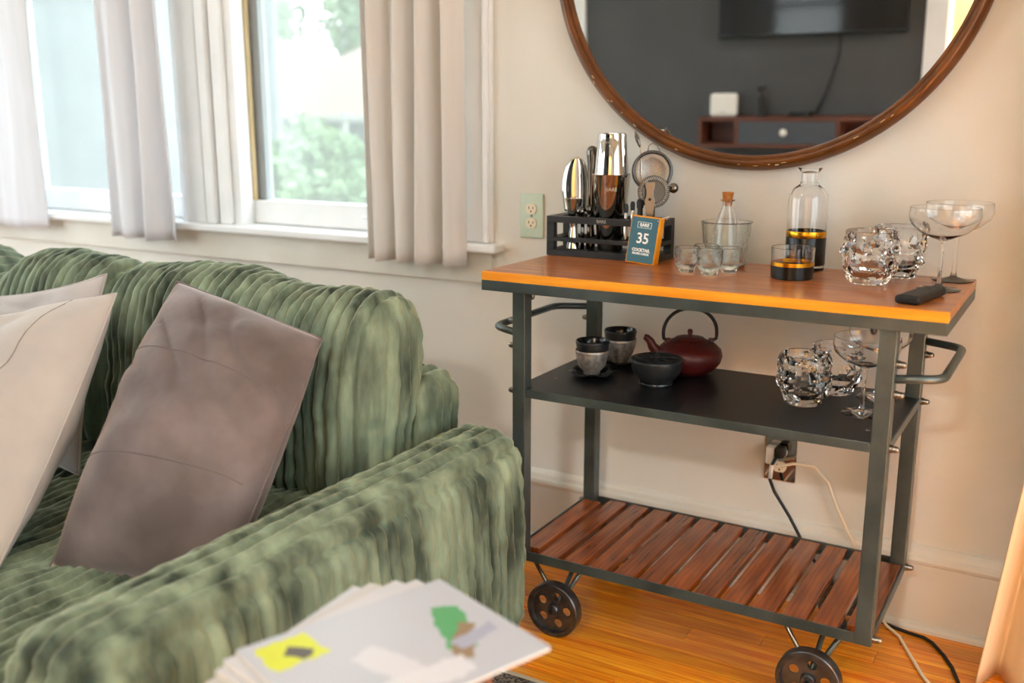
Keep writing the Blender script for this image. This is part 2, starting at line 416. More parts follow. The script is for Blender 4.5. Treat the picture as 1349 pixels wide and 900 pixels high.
# ------------------------------------------------------------------ windows
def window(n, x0, x1, label):
    fz0, fz1 = .85, 2.12
    w_ = struct(MB().box(x0, x0 + .012, 0, .15, fz0, fz1).box(x1 - .012, x1, 0, .15, fz0, fz1).box(x0, x1, 0, .15, fz1 - .012, fz1).build('window_%d' % n, white_m), label, 'window')
    # sash
    y0, y1 = .075, .112; s0, s1 = x0 + .014, x1 - .014; st = .038
    MB().box(s0, s1, y0 - .02, y1, fz0 + .004, .93).build('sash_bottom_rail', white_m, w_, bevel=.004)
    MB().box(s0, s0 + st, y0, y1, .93, 2.1).build('sash_stile', greysash_m, w_, bevel=.003)
    MB().box(s1 - st, s1, y0, y1, .93, 2.1).build('sash_stile', greysash_m, w_, bevel=.003)
    MB().box(s0 + st, s1 - st, y0, y1, 1.64, 1.69).build('meeting_rail', white_m, w_, bevel=.003)
    MB().box(s0 + st, s1 - st, y0, y1, 2.06, 2.1).build('sash_top_rail', white_m, w_, bevel=.003)
    MB().box(s0 + st, s1 - st, .092, .096, .93, 1.64).build('pane', pane_m, w_)
    MB().box(s0 + st, s1 - st, .092, .096, 1.69, 2.06).build('pane', pane_m, w_)
    MB().box(x0 + .012, x0 + .020, .052, .070, .93, 2.1).build('parting_strip', wood_strip_m, w_, bevel=.002)
    MB().box(x1 - .020, x1 - .012, .052, .070, .93, 2.1).build('parting_strip', wood_strip_m, w_, bevel=.002)
    xm = x0 + .60 * (x1 - x0)
    MB().tube([(xm - .045, .05, .897), (xm - .038, .035, .897), (xm + .038, .035, .897), (xm + .045, .05, .897)], .005, 8).build('sash_lift', white_m, w_, True)
    return w_
window(1, WX0, -1.52, 'white double hung window between the two white curtains')
window(2, -1.262, WX1, 'white double hung window beside the beige curtain')
mu = MB().box(-1.52, -1.262, .0, .15, WZ0, WZ1)
struct(mu.build('trim_4', white_m), 'white post between the two windows', 'trim')
struct(MB().box(-1.50, -1.40, -.018, 0, .852, 2.15).box(-1.385, -1.345, -.03, 0, .852, 2.15).box(-1.335, -1.285, -.018, 0, .852, 2.15).build('trim_5', white_m, bevel=.005), 'moulded white casing on the post between windows', 'trim')
struct(MB().box(-.392, -.278, -.02, 0, .852, 2.15).box(-.300, -.282, -.03, -.02, .852, 2.15).box(-2.59, -2.46, -.02, 0, .852, 2.15).box(-2.62, -.26, -.022, 0, 2.15, 2.27).build('trim_6', white_m, bevel=.004), 'white casing around the window pair', 'trim')
struct(MB().box(-2.66, -.245, -.055, .08, .828, .852).build('trim_7', white_m, bevel=.006), 'white window stool running under both windows', 'window sill')
struct(MB().box(-2.6, -.28, -.016, 0, .735, .828).build('trim_8', base_m, bevel=.004), 'cream apron board below the window stool', 'trim')
w3 = struct(MB().box(XR + .0, XR + .15, -2.55, -2.5, .08, 2.2).box(XR, XR + .15, -.7, -.65, .08, 2.2).box(XR, XR + .15, -2.5, -.7, .08, .13).box(XR, XR + .15, -2.5, -.7, 2.15, 2.2).box(XR + .05, XR + .1, -1.62, -1.58, .13, 2.15).build('window_3', white_m), 'added full height fill window in the right hand wall', 'window')  # added out of view so low daylight reaches under the cart
MB().box(XR + .08, XR + .085, -2.5, -.7, .13, 2.15).build('pane', pane_m, w3)

w4 = struct(MB().box(XL - .15, XL, -2.7, -2.65, .7, 2.3).box(XL - .15, XL, -.55, -.5, .7, 2.3).box(XL - .15, XL, -2.65, -.55, .7, .75).box(XL - .15, XL, -2.65, -.55, 2.25, 2.3).box(XL - .1, XL - .05, -1.62, -1.58, .75, 2.25).build('window_4', white_m), 'added wide fill window in the left hand wall', 'window')  # unseen window added to brighten the left side of the room
MB().box(XL - .085, XL - .08, -2.65, -.55, .75, 2.25).build('pane', pane_m, w4)
w5 = struct(MB().box(-3.25, -3.2, YF - .15, YF, .25, 2.35).box(-1.65, -1.6, YF - .15, YF, .25, 2.35).box(-3.2, -1.65, YF - .15, YF, .25, .3).box(-3.2, -1.65, YF - .15, YF, 2.3, 2.35).box(-2.45, -2.4, YF - .1, YF - .05, .3, 2.3).build('window_5', white_m), 'added tall fill window in the wall facing the sofa', 'window')  # extra window put in for flat frontal daylight on the back wall
MB().box(-3.2, -1.65, YF - .085, YF - .08, .3, 2.3).build('pane', pane_m, w5)
# ------------------------------------------------------------------ curtains
def curtain(name, label, m, xs, y, z0, z1, folds, seed, amp=.022, flare=0, group=None):
    """xs: (x left, x right) ; folds: cumulative list of fold phase"""
    rnd = random.Random(seed); x0, x1 = xs
    ph = [rnd.uniform(-.3, .3) for _ in range(40)]
    def fn(u, v):
        z = z0 + (z1 - z0) * v
        t = u * folds; i = int(t)
        a = amp * (1 + .35 * math.sin(i * 2.3 + seed)) * (1.0 - .25 * v)
        yy = y + a * math.sin(2 * PI * t + ph[i % 40] * math.sin(PI * (t % 1))) + .006 * math.sin(5 * v + u * 9)
        xx = x0 + (x1 - x0) * (u + .02 * math.sin(4 * PI * t + 1) / folds * 2) + flare * (1 - v) * (u - 1) + .006 * math.sin(3 * v + seed + u * 3)
        return (xx, yy, z + .002 * math.sin(7 * u * folds))
    t_ = thing(name, label, 'curtain', (0, 0, 0), group=group)
    MB().grid(fn, int(folds * 22), 40).build('panel', m, t_, True, solid=.003)
    return t_
curtain('window_curtain', 'beige pleated linen curtain hanging at the right end of the windows', curt_beige_m, (-.665, -.335), -.085, .79, 2.22, 4.2, 3, amp=.036)
curtain('window_curtain', 'white curtain with beige folds hanging between the two windows', curt_white_m, (-1.80, -1.475), -.085, .79, 2.22, 2.6, 5, amp=.026)
curtain('window_curtain', 'white curtain at the left edge of the photo', curt_white_m, (-2.75, -2.16), -.085, .795, 2.22, 2.2, 8, amp=.016)
rod = thing('curtain_rod', 'dark metal curtain rod above the windows', 'curtain rod')
MB().tube([(-2.85, -.085, 2.24), (-.2, -.085, 2.24)], .011, 12).build('rod', steel_m, rod, True)
for x in (-2.86, -.19): MB().lathe([(0, -.03), (.02, -.015), (.024, 0), (.02, .015), (0, .03)], 16, T(x, -.085, 2.24) @ RY(PI / 2)).build('finial', steel_m, rod, True)
for x in (-2.7, -1.44, -.3): MB().box(x - .01, x + .01, -.1, 0, 2.232, 2.248).build('bracket', steel_m, rod, bevel=.002)
def cfn(u, v):
    z = .004 + 2.3 * v; t = u * 7
    xl = 1.052 + .10 * z if z < .7 else 1.122 + .02 * (z - .7)
    xx = xl + (2.0 - xl) * u + .01 * math.sin(2 * PI * t + 1.0)
    return (xx, -.19 + .045 * math.sin(2 * PI * t - .6 + .3 * z) * (1 - .1 * v) + .02 * u, z)
ct = thing('floor_curtain', 'cream floor length curtain glowing warm at the right edge', 'curtain')
MB().grid(cfn, 160, 50).build('panel', curt_cream_m, ct, True, solid=.003)
MB().tube([(1.0, -.18, 2.32), (2.2, -.18, 2.32)], .011, 12).build('rod', steel_m, ct, True)

# ------------------------------------------------------------------ mirror
MC = Vector((.45, -.034, 1.592)); LEAN = math.radians(2.0); RO = .52; RI = .484
mir = thing('round_mirror', 'large round mirror with antique bronze wooden frame leaning on the wall', 'mirror', (.45, -.022, 1.072))
mir.rotation_euler = (LEAN, 0, 0)
Mm = T(0, 0, .52) @ RX(PI / 2)
fp = [(RO - .004, -.016), (RO, -.008), (RO - .001, .003), (RO - .006, .008), (RO - .008, .011), (RO - .013, .018), (RO - .02, .019), (RO - .025, .015), (RO - .027, .010), (RI + .004, .010), (RI, .006), (RI, -.006), (RI, -.016)]
MB().lathe(fp, 160, Mm, closed=True).build('frame', frame_m, mir, True, 50, recalc=True)
MB().lathe([(0, .0), (RI + .004, .0), (RI + .004, -.006), (0, -.006)], 128, Mm).build('glass', mirror_m, mir, recalc=True)
rc = random.Random(4)
for i in range(16):
    a = -PI / 2 + rc.uniform(-1.0, .25); 
    if i > 12: a = -PI / 2 + rc.uniform(.3, .9)
    da = rc.uniform(.004, .012)
    rr_ = RO - .016 + rc.uniform(-.004, .005); hw = rc.uniform(.0005, .0011)
    ch = MB().grid(lambda u, v: Mm @ Vector(((rr_ + (v - .5) * 2 * hw) * math.cos(a + (u - .5) * 2 * da), (rr_ + (v - .5) * 2 * hw) * math.sin(a + (u - .5) * 2 * da), .0196)), 4, 1)
    ch.build('chip', chip_m, mir, solid=.001)

# ------------------------------------------------------------------ wall outlets
def outlet(name, label, x, z, pm, w=.073, h=.122):
    t_ = thing(name, label, 'outlet', (x, 0, z))
    MB().box(-w / 2, w / 2, -.006, 0, -h / 2, h / 2).build('cover_plate', pm, t_, bevel=.003)
    for s in (-1, 1):
        MM = T(0, -.006, s * .0195) @ RX(PI / 2)
        poly = [(.0165 * math.cos(a) , max(-.0135, min(.0135, .0165 * math.sin(a)))) for a in [2 * PI * k / 28 for k in range(28)]]
        r_ = MB().prism(poly, 0, .003, MM).build('receptacle', ivory_m, t_)
        MB().box(-.0075, -.0055, -.0095, -.0089, s * .0195 - .001, s * .0195 + .0065).build('slot', slot_m, r_)
        MB().box(.0055, .0075, -.0095, -.0089, s * .0195 - .001, s * .0195 + .0055).build('slot', slot_m, r_)
        MB().lathe([(0, 0), (.0024, 0), (.0024, .0006), (0, .0006)], 12, T(0, -.0089, s * .0195 - .007) @ RX(PI / 2)).build('slot', slot_m, r_)
    MB().lathe([(0, .002), (.003, .001), (.0034, 0)], 12, T(0, -.006, 0) @ RX(PI / 2)).build('screw', nut_m, t_, True)
    return t_
outlet('wall_outlet', 'seafoam outlet plate on the wall left of the tool rack', -.156, .934, plate_m)
outlet('wall_outlet', 'chrome outlet plate on the wall behind the cart', .56, .362, chrome_m, .08, .115)
pl = thing('power_plug', 'black power plug with cord in the chrome outlet', 'plug', (0, 0, 0))
MB().box(.553, .577, -.045, -.0105, .375, .402).build('plug_body', black_m, pl, bevel=.005)
MB().tube([(.562, -.043, .383), (.553, -.055, .36), (.549, -.05, .32), (.56, -.045, .29), (.60, -.04, .23), (.64, -.035, .16), (.72, -.04, .06), (.80, -.045, .02), (.865, -.045, .0045), (.90, -.055, .0045), (.935, -.06, .0045), (.955, -.075, .0045), (.985, -.12, .0045), (1.01, -.17, .0045), (1.04, -.26, .0045), (1.07, -.36, .0045)], .0042, 8).build('cord', black_m, pl, True)
MB().tube([(.553, -.0552, .362), (.5495, -.0502, .325)], .0052, 8).build('tape_wrap', plas_m, pl, True)
pa = thing('power_adapter', 'white adapter with pale cord in the chrome outlet', 'adapter')
MB().box(.53, .556, -.04, -.0105, .355, .4).build('adapter_body', plas_m, pa, bevel=.005)
MB().tube([(.54, -.034, .36), (.56, -.038, .352), (.6, -.034, .366), (.65, -.03, .365), (.685, -.028, .33), (.71, -.028, .27), (.755, -.032, .19), (.79, -.04, .10), (.82, -.045, .04), (.85, -.05, .006), (.885, -.085, .0045), (.92, -.16, .0045), (.96, -.24, .0045), (1.02, -.33, .0045)], .004, 8).build('cord', string_m, pa, True)

# ------------------------------------------------------------------ bar cart
L_, W_, yf, Ht = .97, .4308, -.5125, .86
yb = yf + W_
tw, ts = .0194, .0233
zs = Ht - tw - ts
zm, zb, lw = .5966, .2048, .0322
lxl0, lxr0 = .0731, .8539
lyf, lyb = yf + .012, yb - .012
cart = thing('bar_cart', 'industrial bar cart with wooden top, dark steel frame and iron wheels', 'cart', (0, 0, 0))
MB().box(0, L_, yf + .012, yb, zs + ts, Ht).build('wooden_top', top_m, cart, bevel=.0015)
MB().box(0, L_, yf, yf + .0118, zs + ts, Ht).build('lit_edge', lit_edge_m, cart, bevel=.0012, label='wooden front edge coloured bright orange as if lit')  # separate strip so the light on the front edge is painted in
MB().box(0, L_, yf, yf + .004, zs, zs + ts).box(0, L_, yb - .004, yb, zs, zs + ts).box(0, .004, yf + .004, yb - .004, zs, zs + ts).box(L_ - .004, L_, yf + .004, yb - .004, zs, zs + ts).box(.004, L_ - .004, yf + .004, yb - .004, zs + ts - .003, zs + ts - .0005).build('top_frame', steel_m, cart, bevel=.001)
for x in (lxl0, lxr0):
    for y in (lyf, lyb - lw):
        MB().box(x, x + lw, y, y + lw, zb - ts, zs + ts - .004).build('leg', steel_m, cart, bevel=.002)
x0, x1 = lxl0 + lw, lxr0
# middle shelf
MB().box(x0 + .0005, x1 - .0005, lyf + .002, lyb - .002, zm - .003, zm).box(lxl0 + .002, x0 + .0005, lyf + lw + .001, lyb - lw - .001, zm - .003, zm).box(x1 - .0005, x1 + lw - .002, lyf + lw + .001, lyb - lw - .001, zm - .003, zm).build('middle_shelf', shelf_m, cart)
MB().box(x0 + .0005, x1 - .0005, lyf + .001, lyf + .005, zm - .019, zm + .0005).box(x0 + .0005, x1 - .0005, lyb - .005, lyb - .001, zm - .019, zm + .0005).box(lxl0, lxl0 + .004, lyf + lw, lyb - lw, zm - .019, zm + .0005).box(x1 + lw - .004, x1 + lw, lyf + lw, lyb - lw, zm - .019, zm + .0005).build('shelf_rim', steel_m, cart, bevel=.001)
for (sx, sy) in ((.12, -.38), (.12, -.30), (x1 - .02, -.42), (x1 - .02, -.36)):
    MB().lathe([(0, .003), (.0035, .002), (.0045, 0)], 12, T(sx, sy, zm)).build('shelf_bolt', nut_m, cart, True)
# bottom frame + slats
MB().box(x0, x1, lyf + .001, lyf + .005, zb - ts, zb).box(x0, x1, lyb - .005, lyb - .001, zb - ts, zb).box(lxl0, lxl0 + .004, lyf + lw, lyb - lw, zb - ts, zb).box(x1 + lw - .004, x1 + lw, lyf + lw, lyb - lw, zb - ts, zb).box(x0, x1, lyf + .005, lyf + .026, zb - ts, zb - ts + .003).box(x0, x1, lyb - .026, lyb - .005, zb - ts, zb - ts + .003).build('bottom_frame', steel_m, cart, bevel=.001)
n_s = 13; sx0, sx1 = lxl0 + .005, lxr0 + lw - .005; pitch = (sx1 - sx0 + .014) / n_s
sm_full = MB().box(0, pitch - .014, lyf + .006, lyb - .006, zb - .019, zb - .002).mesh('slat'); sm_full.materials.append(slat_m)
sm_end = MB().box(0, pitch - .014, lyf + lw + .002, lyb - lw - .002, zb - .019, zb - .002).mesh('slat'); sm_end.materials.append(slat_m)
for i in range(n_s):
    o = link('slat', sm_end if i in (0, n_s - 1) else sm_full, slat_m, cart, bevel=.002); o.location = (sx0 + i * pitch, 0, 0)
# handles
def fillet(pts, r, n=5):
    out = [Vector(pts[0])]
    for a, b, c in zip(pts, pts[1:], pts[2:]):
        a, b, c = Vector(a), Vector(b), Vector(c); d1 = (a - b).normalized(); d2 = (c - b).normalized()
        p, q = b + d1 * r, b + d2 * r
        for k in range(n + 1):
            t = k / n; out.append(p * (1 - t) ** 2 + b * 2 * t * (1 - t) + q * t * t)
    out.append(Vector(pts[-1])); return out
hz = .722
for (sx, sg) in ((lxl0, -1), (lxr0 + lw, 1)):
    p = [(sx - sg * .002, lyf + lw / 2, hz), (sx + sg * .078, lyf + .055, hz), (sx + sg * .078, lyb - .055, hz), (sx - sg * .002, lyb - lw / 2, hz)]
    MB().tube(fillet(p, .03, 7), .0085, 14).build('handle', steel_m, cart, True)
    for yy in (lyf + lw / 2, lyb - lw / 2):
        for z in (hz + .028, hz - .03, zm - .01, zb - .012):
            MB().lathe([(0, .0185), (.003, .018), (.0055, .0155), (.0066, .012), (.0068, .0065), (.0082, .006), (.0082, .0005), (.0095, 0)], 12, T(sx, yy, z) @ RY(sg * PI / 2)).build('acorn_nut', nut_m, cart, True, 40)
for (hx, hy) in ((lxl0 + lw + .012, lyf + .012), (lxr0 - .012, lyf + .012), (lxl0 + lw + .012, lyb - .012)):
    MB().lathe([(0, -.016), (.004, -.014), (.006, -.009), (.006, -.004), (.008, -.004), (.008, 0)], 12, T(hx, hy, zs)).build('under_nut', wheel_m, cart, True, 40)
# wheels
wr_ = .066
def wheel_mesh():
    m = MB(); seg = 60
    # rim (lathe about y) local: axle along +y, front face at y=0
    MM = RX(-PI / 2)
    m.lathe([(.0545, .003), (.0555, -.001), (.064, -.001), (wr_, .001), (wr_, .026), (.064, .028), (.0545, .028), (.0535, .012)], seg, MM, closed=True)
    return m
rim_me = wheel_mesh().mesh('rim', True, 40, recalc=True)
def disc_mesh():
    # web disc with five holes: polar grid bmesh minus holes
    bm = bmesh.new(); n = 5; out = []
    MM = RX(-PI / 2)
    nr, na = 22, 240; r0, r1 = .012, .0545; hr, hc = .0102, .0345
    def inside(r, a):
        for k in range(n):
            ca = 2 * PI * k / n + .5
            if (r * math.cos(a) - hc * math.cos(ca)) ** 2 + (r * math.sin(a) - hc * math.sin(ca)) ** 2 < hr * hr: return True
        return False
    grid = {}
    for z in (.009, .013):
        for j in range(nr + 1):
            for i in range(na):
                r = r0 + (r1 - r0) * j / nr; a = 2 * PI * i / na
                x, y = r * math.cos(a), r * math.sin(a)
                for k in range(n):
                    ca = 2 * PI * k / n + .5; dx, dy = x - hc * math.cos(ca), y - hc * math.sin(ca); d = math.hypot(dx, dy)
                    if hr * .78 < d < hr * 1.22: x, y = hc * math.cos(ca) + dx / d * hr, hc * math.sin(ca) + dy / d * hr
                grid[(z, j, i)] = (bm.verts.new(MM @ Vector((x, y, z))), x, y)
    keep = {}
    for j in range(nr):
        for i in range(na):
            i2 = (i + 1) % na; q = [(j, i), (j, i2), (j + 1, i2), (j + 1, i)]
            cx = sum(grid[(.009, *k)][1] for k in q) / 4; cy = sum(grid[(.009, *k)][2] for k in q) / 4
            if any((cx - hc * math.cos(2 * PI * k / n + .5)) ** 2 + (cy - hc * math.sin(2 * PI * k / n + .5)) ** 2 < hr * hr * .98 for k in range(n)): continue
            keep[(j, i)] = q
    from collections import Counter
    ec = Counter()
    for q in keep.values():
        for a, b in zip(q, q[1:] + q[:1]): ec[frozenset((a, b))] += 1
    for q in keep.values():
        try:
            bm.faces.new([grid[(.009, *k)][0] for k in q]); bm.faces.new([grid[(.013, *k)][0] for k in reversed(q)])
            for a, b in zip(q, q[1:] + q[:1]):
                if ec[frozenset((a, b))] == 1:
                    bm.faces.new([grid[(.009, *b)][0], grid[(.009, *a)][0], grid[(.013, *a)][0], grid[(.013, *b)][0]])
        except ValueError: pass
    bmesh.ops.delete(bm, geom=[v for v in bm.verts if not v.link_faces], context='VERTS')
    bmesh.ops.remove_doubles(bm, verts=bm.verts, dist=1e-6); bmesh.ops.recalc_face_normals(bm, faces=bm.faces)
    me = bpy.data.meshes.new('web'); bm.to_mesh(me); bm.free(); return me
web_me = disc_mesh()
hub_me = MB().lathe([(0, .0), (.005, .0), (.0055, -.004), (.0085, -.004), (.0085, .001), (.0125, .001), (.015, .004), (.016, .012), (.016, .028), (0, .028)], 24, RX(-PI / 2)).mesh('hub', True, 35)
bolt_me = MB().prism([(.0058 * math.cos(k * PI / 3), .0058 * math.sin(k * PI / 3)) for k in range(6)], -.008, 0, RX(-PI / 2)).mesh('axle_bolt')
for (wx, wy, sg) in ((.175, -.492, 1), (.768, -.492, 1), (.175, -.102, -1), (.768, -.102, -1)):
    wp = link('wheel', rim_me, wheel_m, cart); wp.location = (wx, wy, wr_); wp.rotation_euler = (0, random.random() * 2, 0)
    if sg < 0: wp.rotation_euler = (0, 0, PI)
    link('wheel_web', web_me, wheel_m, wp); link('wheel_hub', hub_me, wheel_m, wp); link('axle_bolt', bolt_me, black_m, wp)
    yi = wy + sg * .036
    MB().tube([(wx - .06, yi - sg * .022, zb - ts + .004), (wx - .012, yi, wr_ + .02), (wx, yi, wr_)], .005, 10).build('wheel_strut', nut_m, cart, True)
    MB().tube([(wx + .065, yi + sg * .03, zb - ts + .004), (wx + .012, yi, wr_ + .02), (wx, yi, wr_)], .006, 10).build('wheel_strut', steel_m, cart, True)
    MB().tube([(wx + .012, yi + sg * .11, zb - ts + .004), (wx, yi + sg * .004, wr_ + .01), (wx, yi, wr_)], .006, 10).build('wheel_strut', steel_m, cart, True)
    MB().tube([(wx, wy + sg * .02, wr_), (wx, yi + sg * .004, wr_)], .008, 12).build('axle', steel_m, cart, True)

# ------------------------------------------------------------------ tool rack on the cart top
zt = Ht
rx0, rx1, ry0, ry1, rh = -.004, .292, -.2, -.092, .098
rack = thing('bar_tool_rack', 'black wooden rack holding the cocktail tools on the cart', 'tool rack', (0, 0, zt))
holes = []
MB().box(rx0, rx1, ry0, ry1, 0, .014).build('base_board', rackm, rack, bevel=.001)
MB().box(rx0 + .004, rx1 - .004, ry0 + .004, ry1 - .004, .014, .016).build('lower_tray', rackm, rack)
# plates with round cut-outs: frame of strips around openings
def holed_plate(z0, z1):
    m = MB(); xs = [(.028, .101), (.106, .185), (.190, .278)]; ya, yb2 = ry0 + .016, ry1 - .016
    m.box(rx0, rx1, ry0, ya, z0, z1).box(rx0, rx1, yb2, ry1, z0, z1); px = rx0
    for a, b in xs: m.box(px, a, ya, yb2, z0, z1); px = b
    m.box(px, rx1, ya, yb2, z0, z1); return m
holed_plate(.082, rh).build('top_board', rackm, rack, bevel=.001)
holed_plate(.036, .046).build('middle_board', rackm, rack, bevel=.001)
for x in (rx0, rx1 - .02):
    MB().box(x, x + .02, ry0, ry0 + .02, .014, .036).box(x, x + .02, ry0, ry0 + .02, .046, .082).build('front_post', rackm, rack, bevel=.001)
    MB().box(x, x + .02, ry1 - .02, ry1, .014, .036).box(x, x + .02, ry1 - .02, ry1, .046, .082).build('rear_post', rackm, rack, bevel=.001)
o = link('logo', text_mesh('BARE', .011, .0002), etch_m, rack); o.location = (.146, ry0 - .0002, .090); o.rotation_euler = (PI / 2, 0, 0)

def tool(name, label, cat, loc): return thing(name, label, cat, loc, group='cocktail tools in the black rack')
# shaker tins
sx_, sy_ = .145, -.146
sh = tool('shaker_tin', 'mirror polished mixing tin standing in the black rack', 'shaker', (sx_, sy_, zt + .0165))
def cup_prof(rb, rt, h, t, lip=.001):
    return [(0, 0), (rb - .003, 0), (rb, .003), (rt, h - .002), (rt + lip, h - .001), (rt + lip, h), (rt - t, h), (rb - t, t + .002), (0, t)]
MB().lathe(cup_prof(.0305, .0470, .186, .001), 48).build('tin_body', chrome_m, sh, True, 40)
lg = text_mesh('BARE', .012, .00005)
def wrap(me, R, z):
    for v in me.vertices:
        a = v.co.x / R; r = R + .0004 + v.co.z; v.co = Vector((r * math.sin(a), -r * math.cos(a), z + v.co.y))
wrap(lg, .0443, .150)
o = link('logo', lg, etch_m, sh); o.rotation_euler = (0, 0, .45)
s2 = tool('shaker_cup', 'smaller polished shaker tin upturned inside the mixing tin', 'shaker', (sx_, sy_, zt + .0165 + .130))
MB().lathe([(0, .153), (.030, .153), (.0335, .151), (.0345, .146), (.0345, .135), (.0355, .133), (.0418, .052), (.0412, .0), (.0402, 0), (.0408, .052), (.0335, .135), (.0335, .149), (0, .1515)], 48).build('tin_body', chrome_m, s2, True, 35, recalc=True)
# scoop
sc_ = tool('ice_scoop', 'shiny ice scoop standing blade up at the rack end', 'scoop', (.040, -.125, zt + .0165))
def scoopf(u, v):
    t = v; wv_ = .033 * math.sin(PI * min(1, .12 + .88 * (1 - t)) * .62 + .05) * (1 - max(0, t - .55) ** 2 * 3.6) if t < 1 else .002
    wv_ = .036 * math.sqrt(max(.002, 1 - (max(0, t - .38) / .622) ** 2.2)) * (.80 + .20 * min(1, t / .38))
    a = (u - .5) * 2
    return (wv_ * math.sin(a * 1.25) / math.sin(1.25), -.006 + .022 * (1 - math.cos(a * 1.25)) * (wv_ / .036), .088 + .135 * t)
blade = MB().grid(lambda u, v: RZ(.5) @ RX(-.05) @ Vector(scoopf(u, 1 - v)), 20, 24); blade.build('blade', chrome_m, sc_, True, solid=.0012, recalc=True)
MB().tube([(0, 0, 0), (0, 0, .05), (0, -.002, .092)], [.006, .005, .007], 12).build('handle', chrome_m, sc_, True)
# jigger
jg = tool('jigger', 'double ended polished jigger in front of the scoop', 'jigger', (.0525, -.163, zt + .0165))
MB().lathe([(0, .052), (.005, .051), (.0155, .001), (.0165, 0), (.0175, .001), (.0095, .047), (.0085, .053), (.0095, .06), (.0225, .122), (.0235, .124), (.0225, .1245), (.0215, .123), (.008, .062), (0, .06)], 32).build('double_cup', chrome_m, jg, True, 50)
# muddler
md = tool('muddler', 'tall steel muddler with rounded end between scoop and shaker', 'muddler', (.0835, -.128, zt + .0165))
MB().lathe([(0, 0), (.012, 0), (.0125, .02), (.0085, .05), (.0085, .13), (.0105, .20), (.0135, .228), (.0138, .238), (.011, .247), (.006, .2505), (0, .252)], 24).build('shaft', gun_m, md, True, 60)
tg = tool('ice_tongs', 'steel bar tool with round ball ends beside the muddler', 'bar tool', (.080, -.168, zt + .0165))
MB().tube([(0, 0, 0), (0, 0, .085)], .005, 12).build('stem', gun_m, tg, True)
MB().lathe([(0, -.0115), (.007, -.009), (.0115, 0), (.007, .009), (0, .0115)], 20, T(-.003, -.004, .094)).build('ball_end', gun_m, tg, True)
MB().lathe([(0, -.010), (.006, -.008), (.010, 0), (.006, .008), (0, .010)], 20, T(.014, .006, .098)).build('ball_end', gun_m, tg, True)
MB().tube([(.012, .006, 0), (.014, .006, .09)], .004, 10).build('stem', gun_m, tg, True)
# pourers
for k, (px, py, lab) in enumerate(((.196, -.168, 'slim steel pourer with black tip next to the shaker'), (.2115, -.165, 'second slim steel pourer with black tip from the shaker'), (.229, -.16, 'thicker black capped pourer before the strainer'))):
    t_ = tool('bottle_pourer', lab, 'pourer', (px, py, zt + .046))
    r_ = .0045 if k < 2 else .007
    MB().lathe([(0, 0), (r_ * 1.2, 0), (r_ * 1.2, .03), (r_, .036), (r_ * .9, .068 + .006 * k), (0, .068 + .006 * k)], 16).build('tube', chrome_m if k < 2 else black_m, t_, True, 40)
    MB().lathe([(0, .066 + .006 * k), (r_ * 1.15, .066 + .006 * k), (r_ * 1.25, .08 + .006 * k), (r_ * .9, .087 + .006 * k), (0, .088 + .006 * k)], 16).build('black_tip', black_m, t_, True, 40)
# fine mesh strainer
def ring(R, r, c, M, seg=40, s2=8):
    return MB().tube([M @ Vector((R * math.cos(2 * PI * k / seg), R * math.sin(2 * PI * k / seg), 0)) for k in range(seg)], r, s2, True)
Fm = T(.240, -.118, zt + .210) @ RZ(.45) @ RX(PI / 2 - .1)
fs = tool('mesh_strainer', 'round fine mesh strainer with dark rim above the rack', 'strainer', (0, 0, 0))
ring(.0455, .0042, 0, Fm).build('rim', wheel_m, fs, True)
mesh_m = mat('fine_steel_mesh', '#a8a29a', '#8e8882', rough=.4, metal=.55, nscale=400)
MB().lathe([(0, -.012), (.015, -.0112), (.03, -.008), (.0445, 0)], 40, Fm).build('mesh_bowl', mesh_m, fs, True, solid=.0008)
MB().tube([Fm @ Vector((0, -.045, 0)), Fm @ Vector((0, -.09, 0)), Fm @ Vector((0, -.185, 0))], .0045, 8).build('handle', steel_m, fs, True)
MB().tube([Fm @ Vector((-.012, .046, 0)), Fm @ Vector((-.010, .060, 0)), Fm @ Vector((.0, .066, 0)), Fm @ Vector((.01, .060, 0)), Fm @ Vector((.02, .042, 0))], .0013, 8).build('hook_loop', nut_m, fs, True)
# hawthorne strainer
Hm = T(.254, -.140, zt + .162) @ RZ(.45) @ RX(PI / 2 - .05)
hs_ = tool('spring_strainer', 'hawthorne cocktail strainer with coiled spring rim', 'strainer', (0, 0, 0))
MB().lathe([(.0, 0), (.029, 0), (.0375, 0), (.0385, .0015), (.0375, .003), (.029, .003), (0, .003)], 48, Hm).build('plate', gun_m, hs_, True, 40)
coil = []
for k in range(420):
    a = 2 * PI * k / 420; b = a * 42
    coil.append(Hm @ Vector(((.031 + .0045 * math.cos(b)) * math.cos(a), (.031 + .0045 * math.cos(b)) * math.sin(a), .0065 + .0045 * math.sin(b))))
MB().tube(coil, .0009, 5, True).build('spring', chrome_m, hs_, True)
MB().lathe([(0, -.004), (.0105, -.004), (.012, 0), (.0105, .004), (0, .004)], 20, Hm @ T(.047, .009, 0)).build('thumb_tab', gun_m, hs_, True)
MB().tube([Hm @ Vector((0, -.036, 0)), Hm @ Vector((0, -.09, 0)), Hm @ Vector((0, -.14, 0))], .005, 8).build('handle', gun_m, hs_, True)
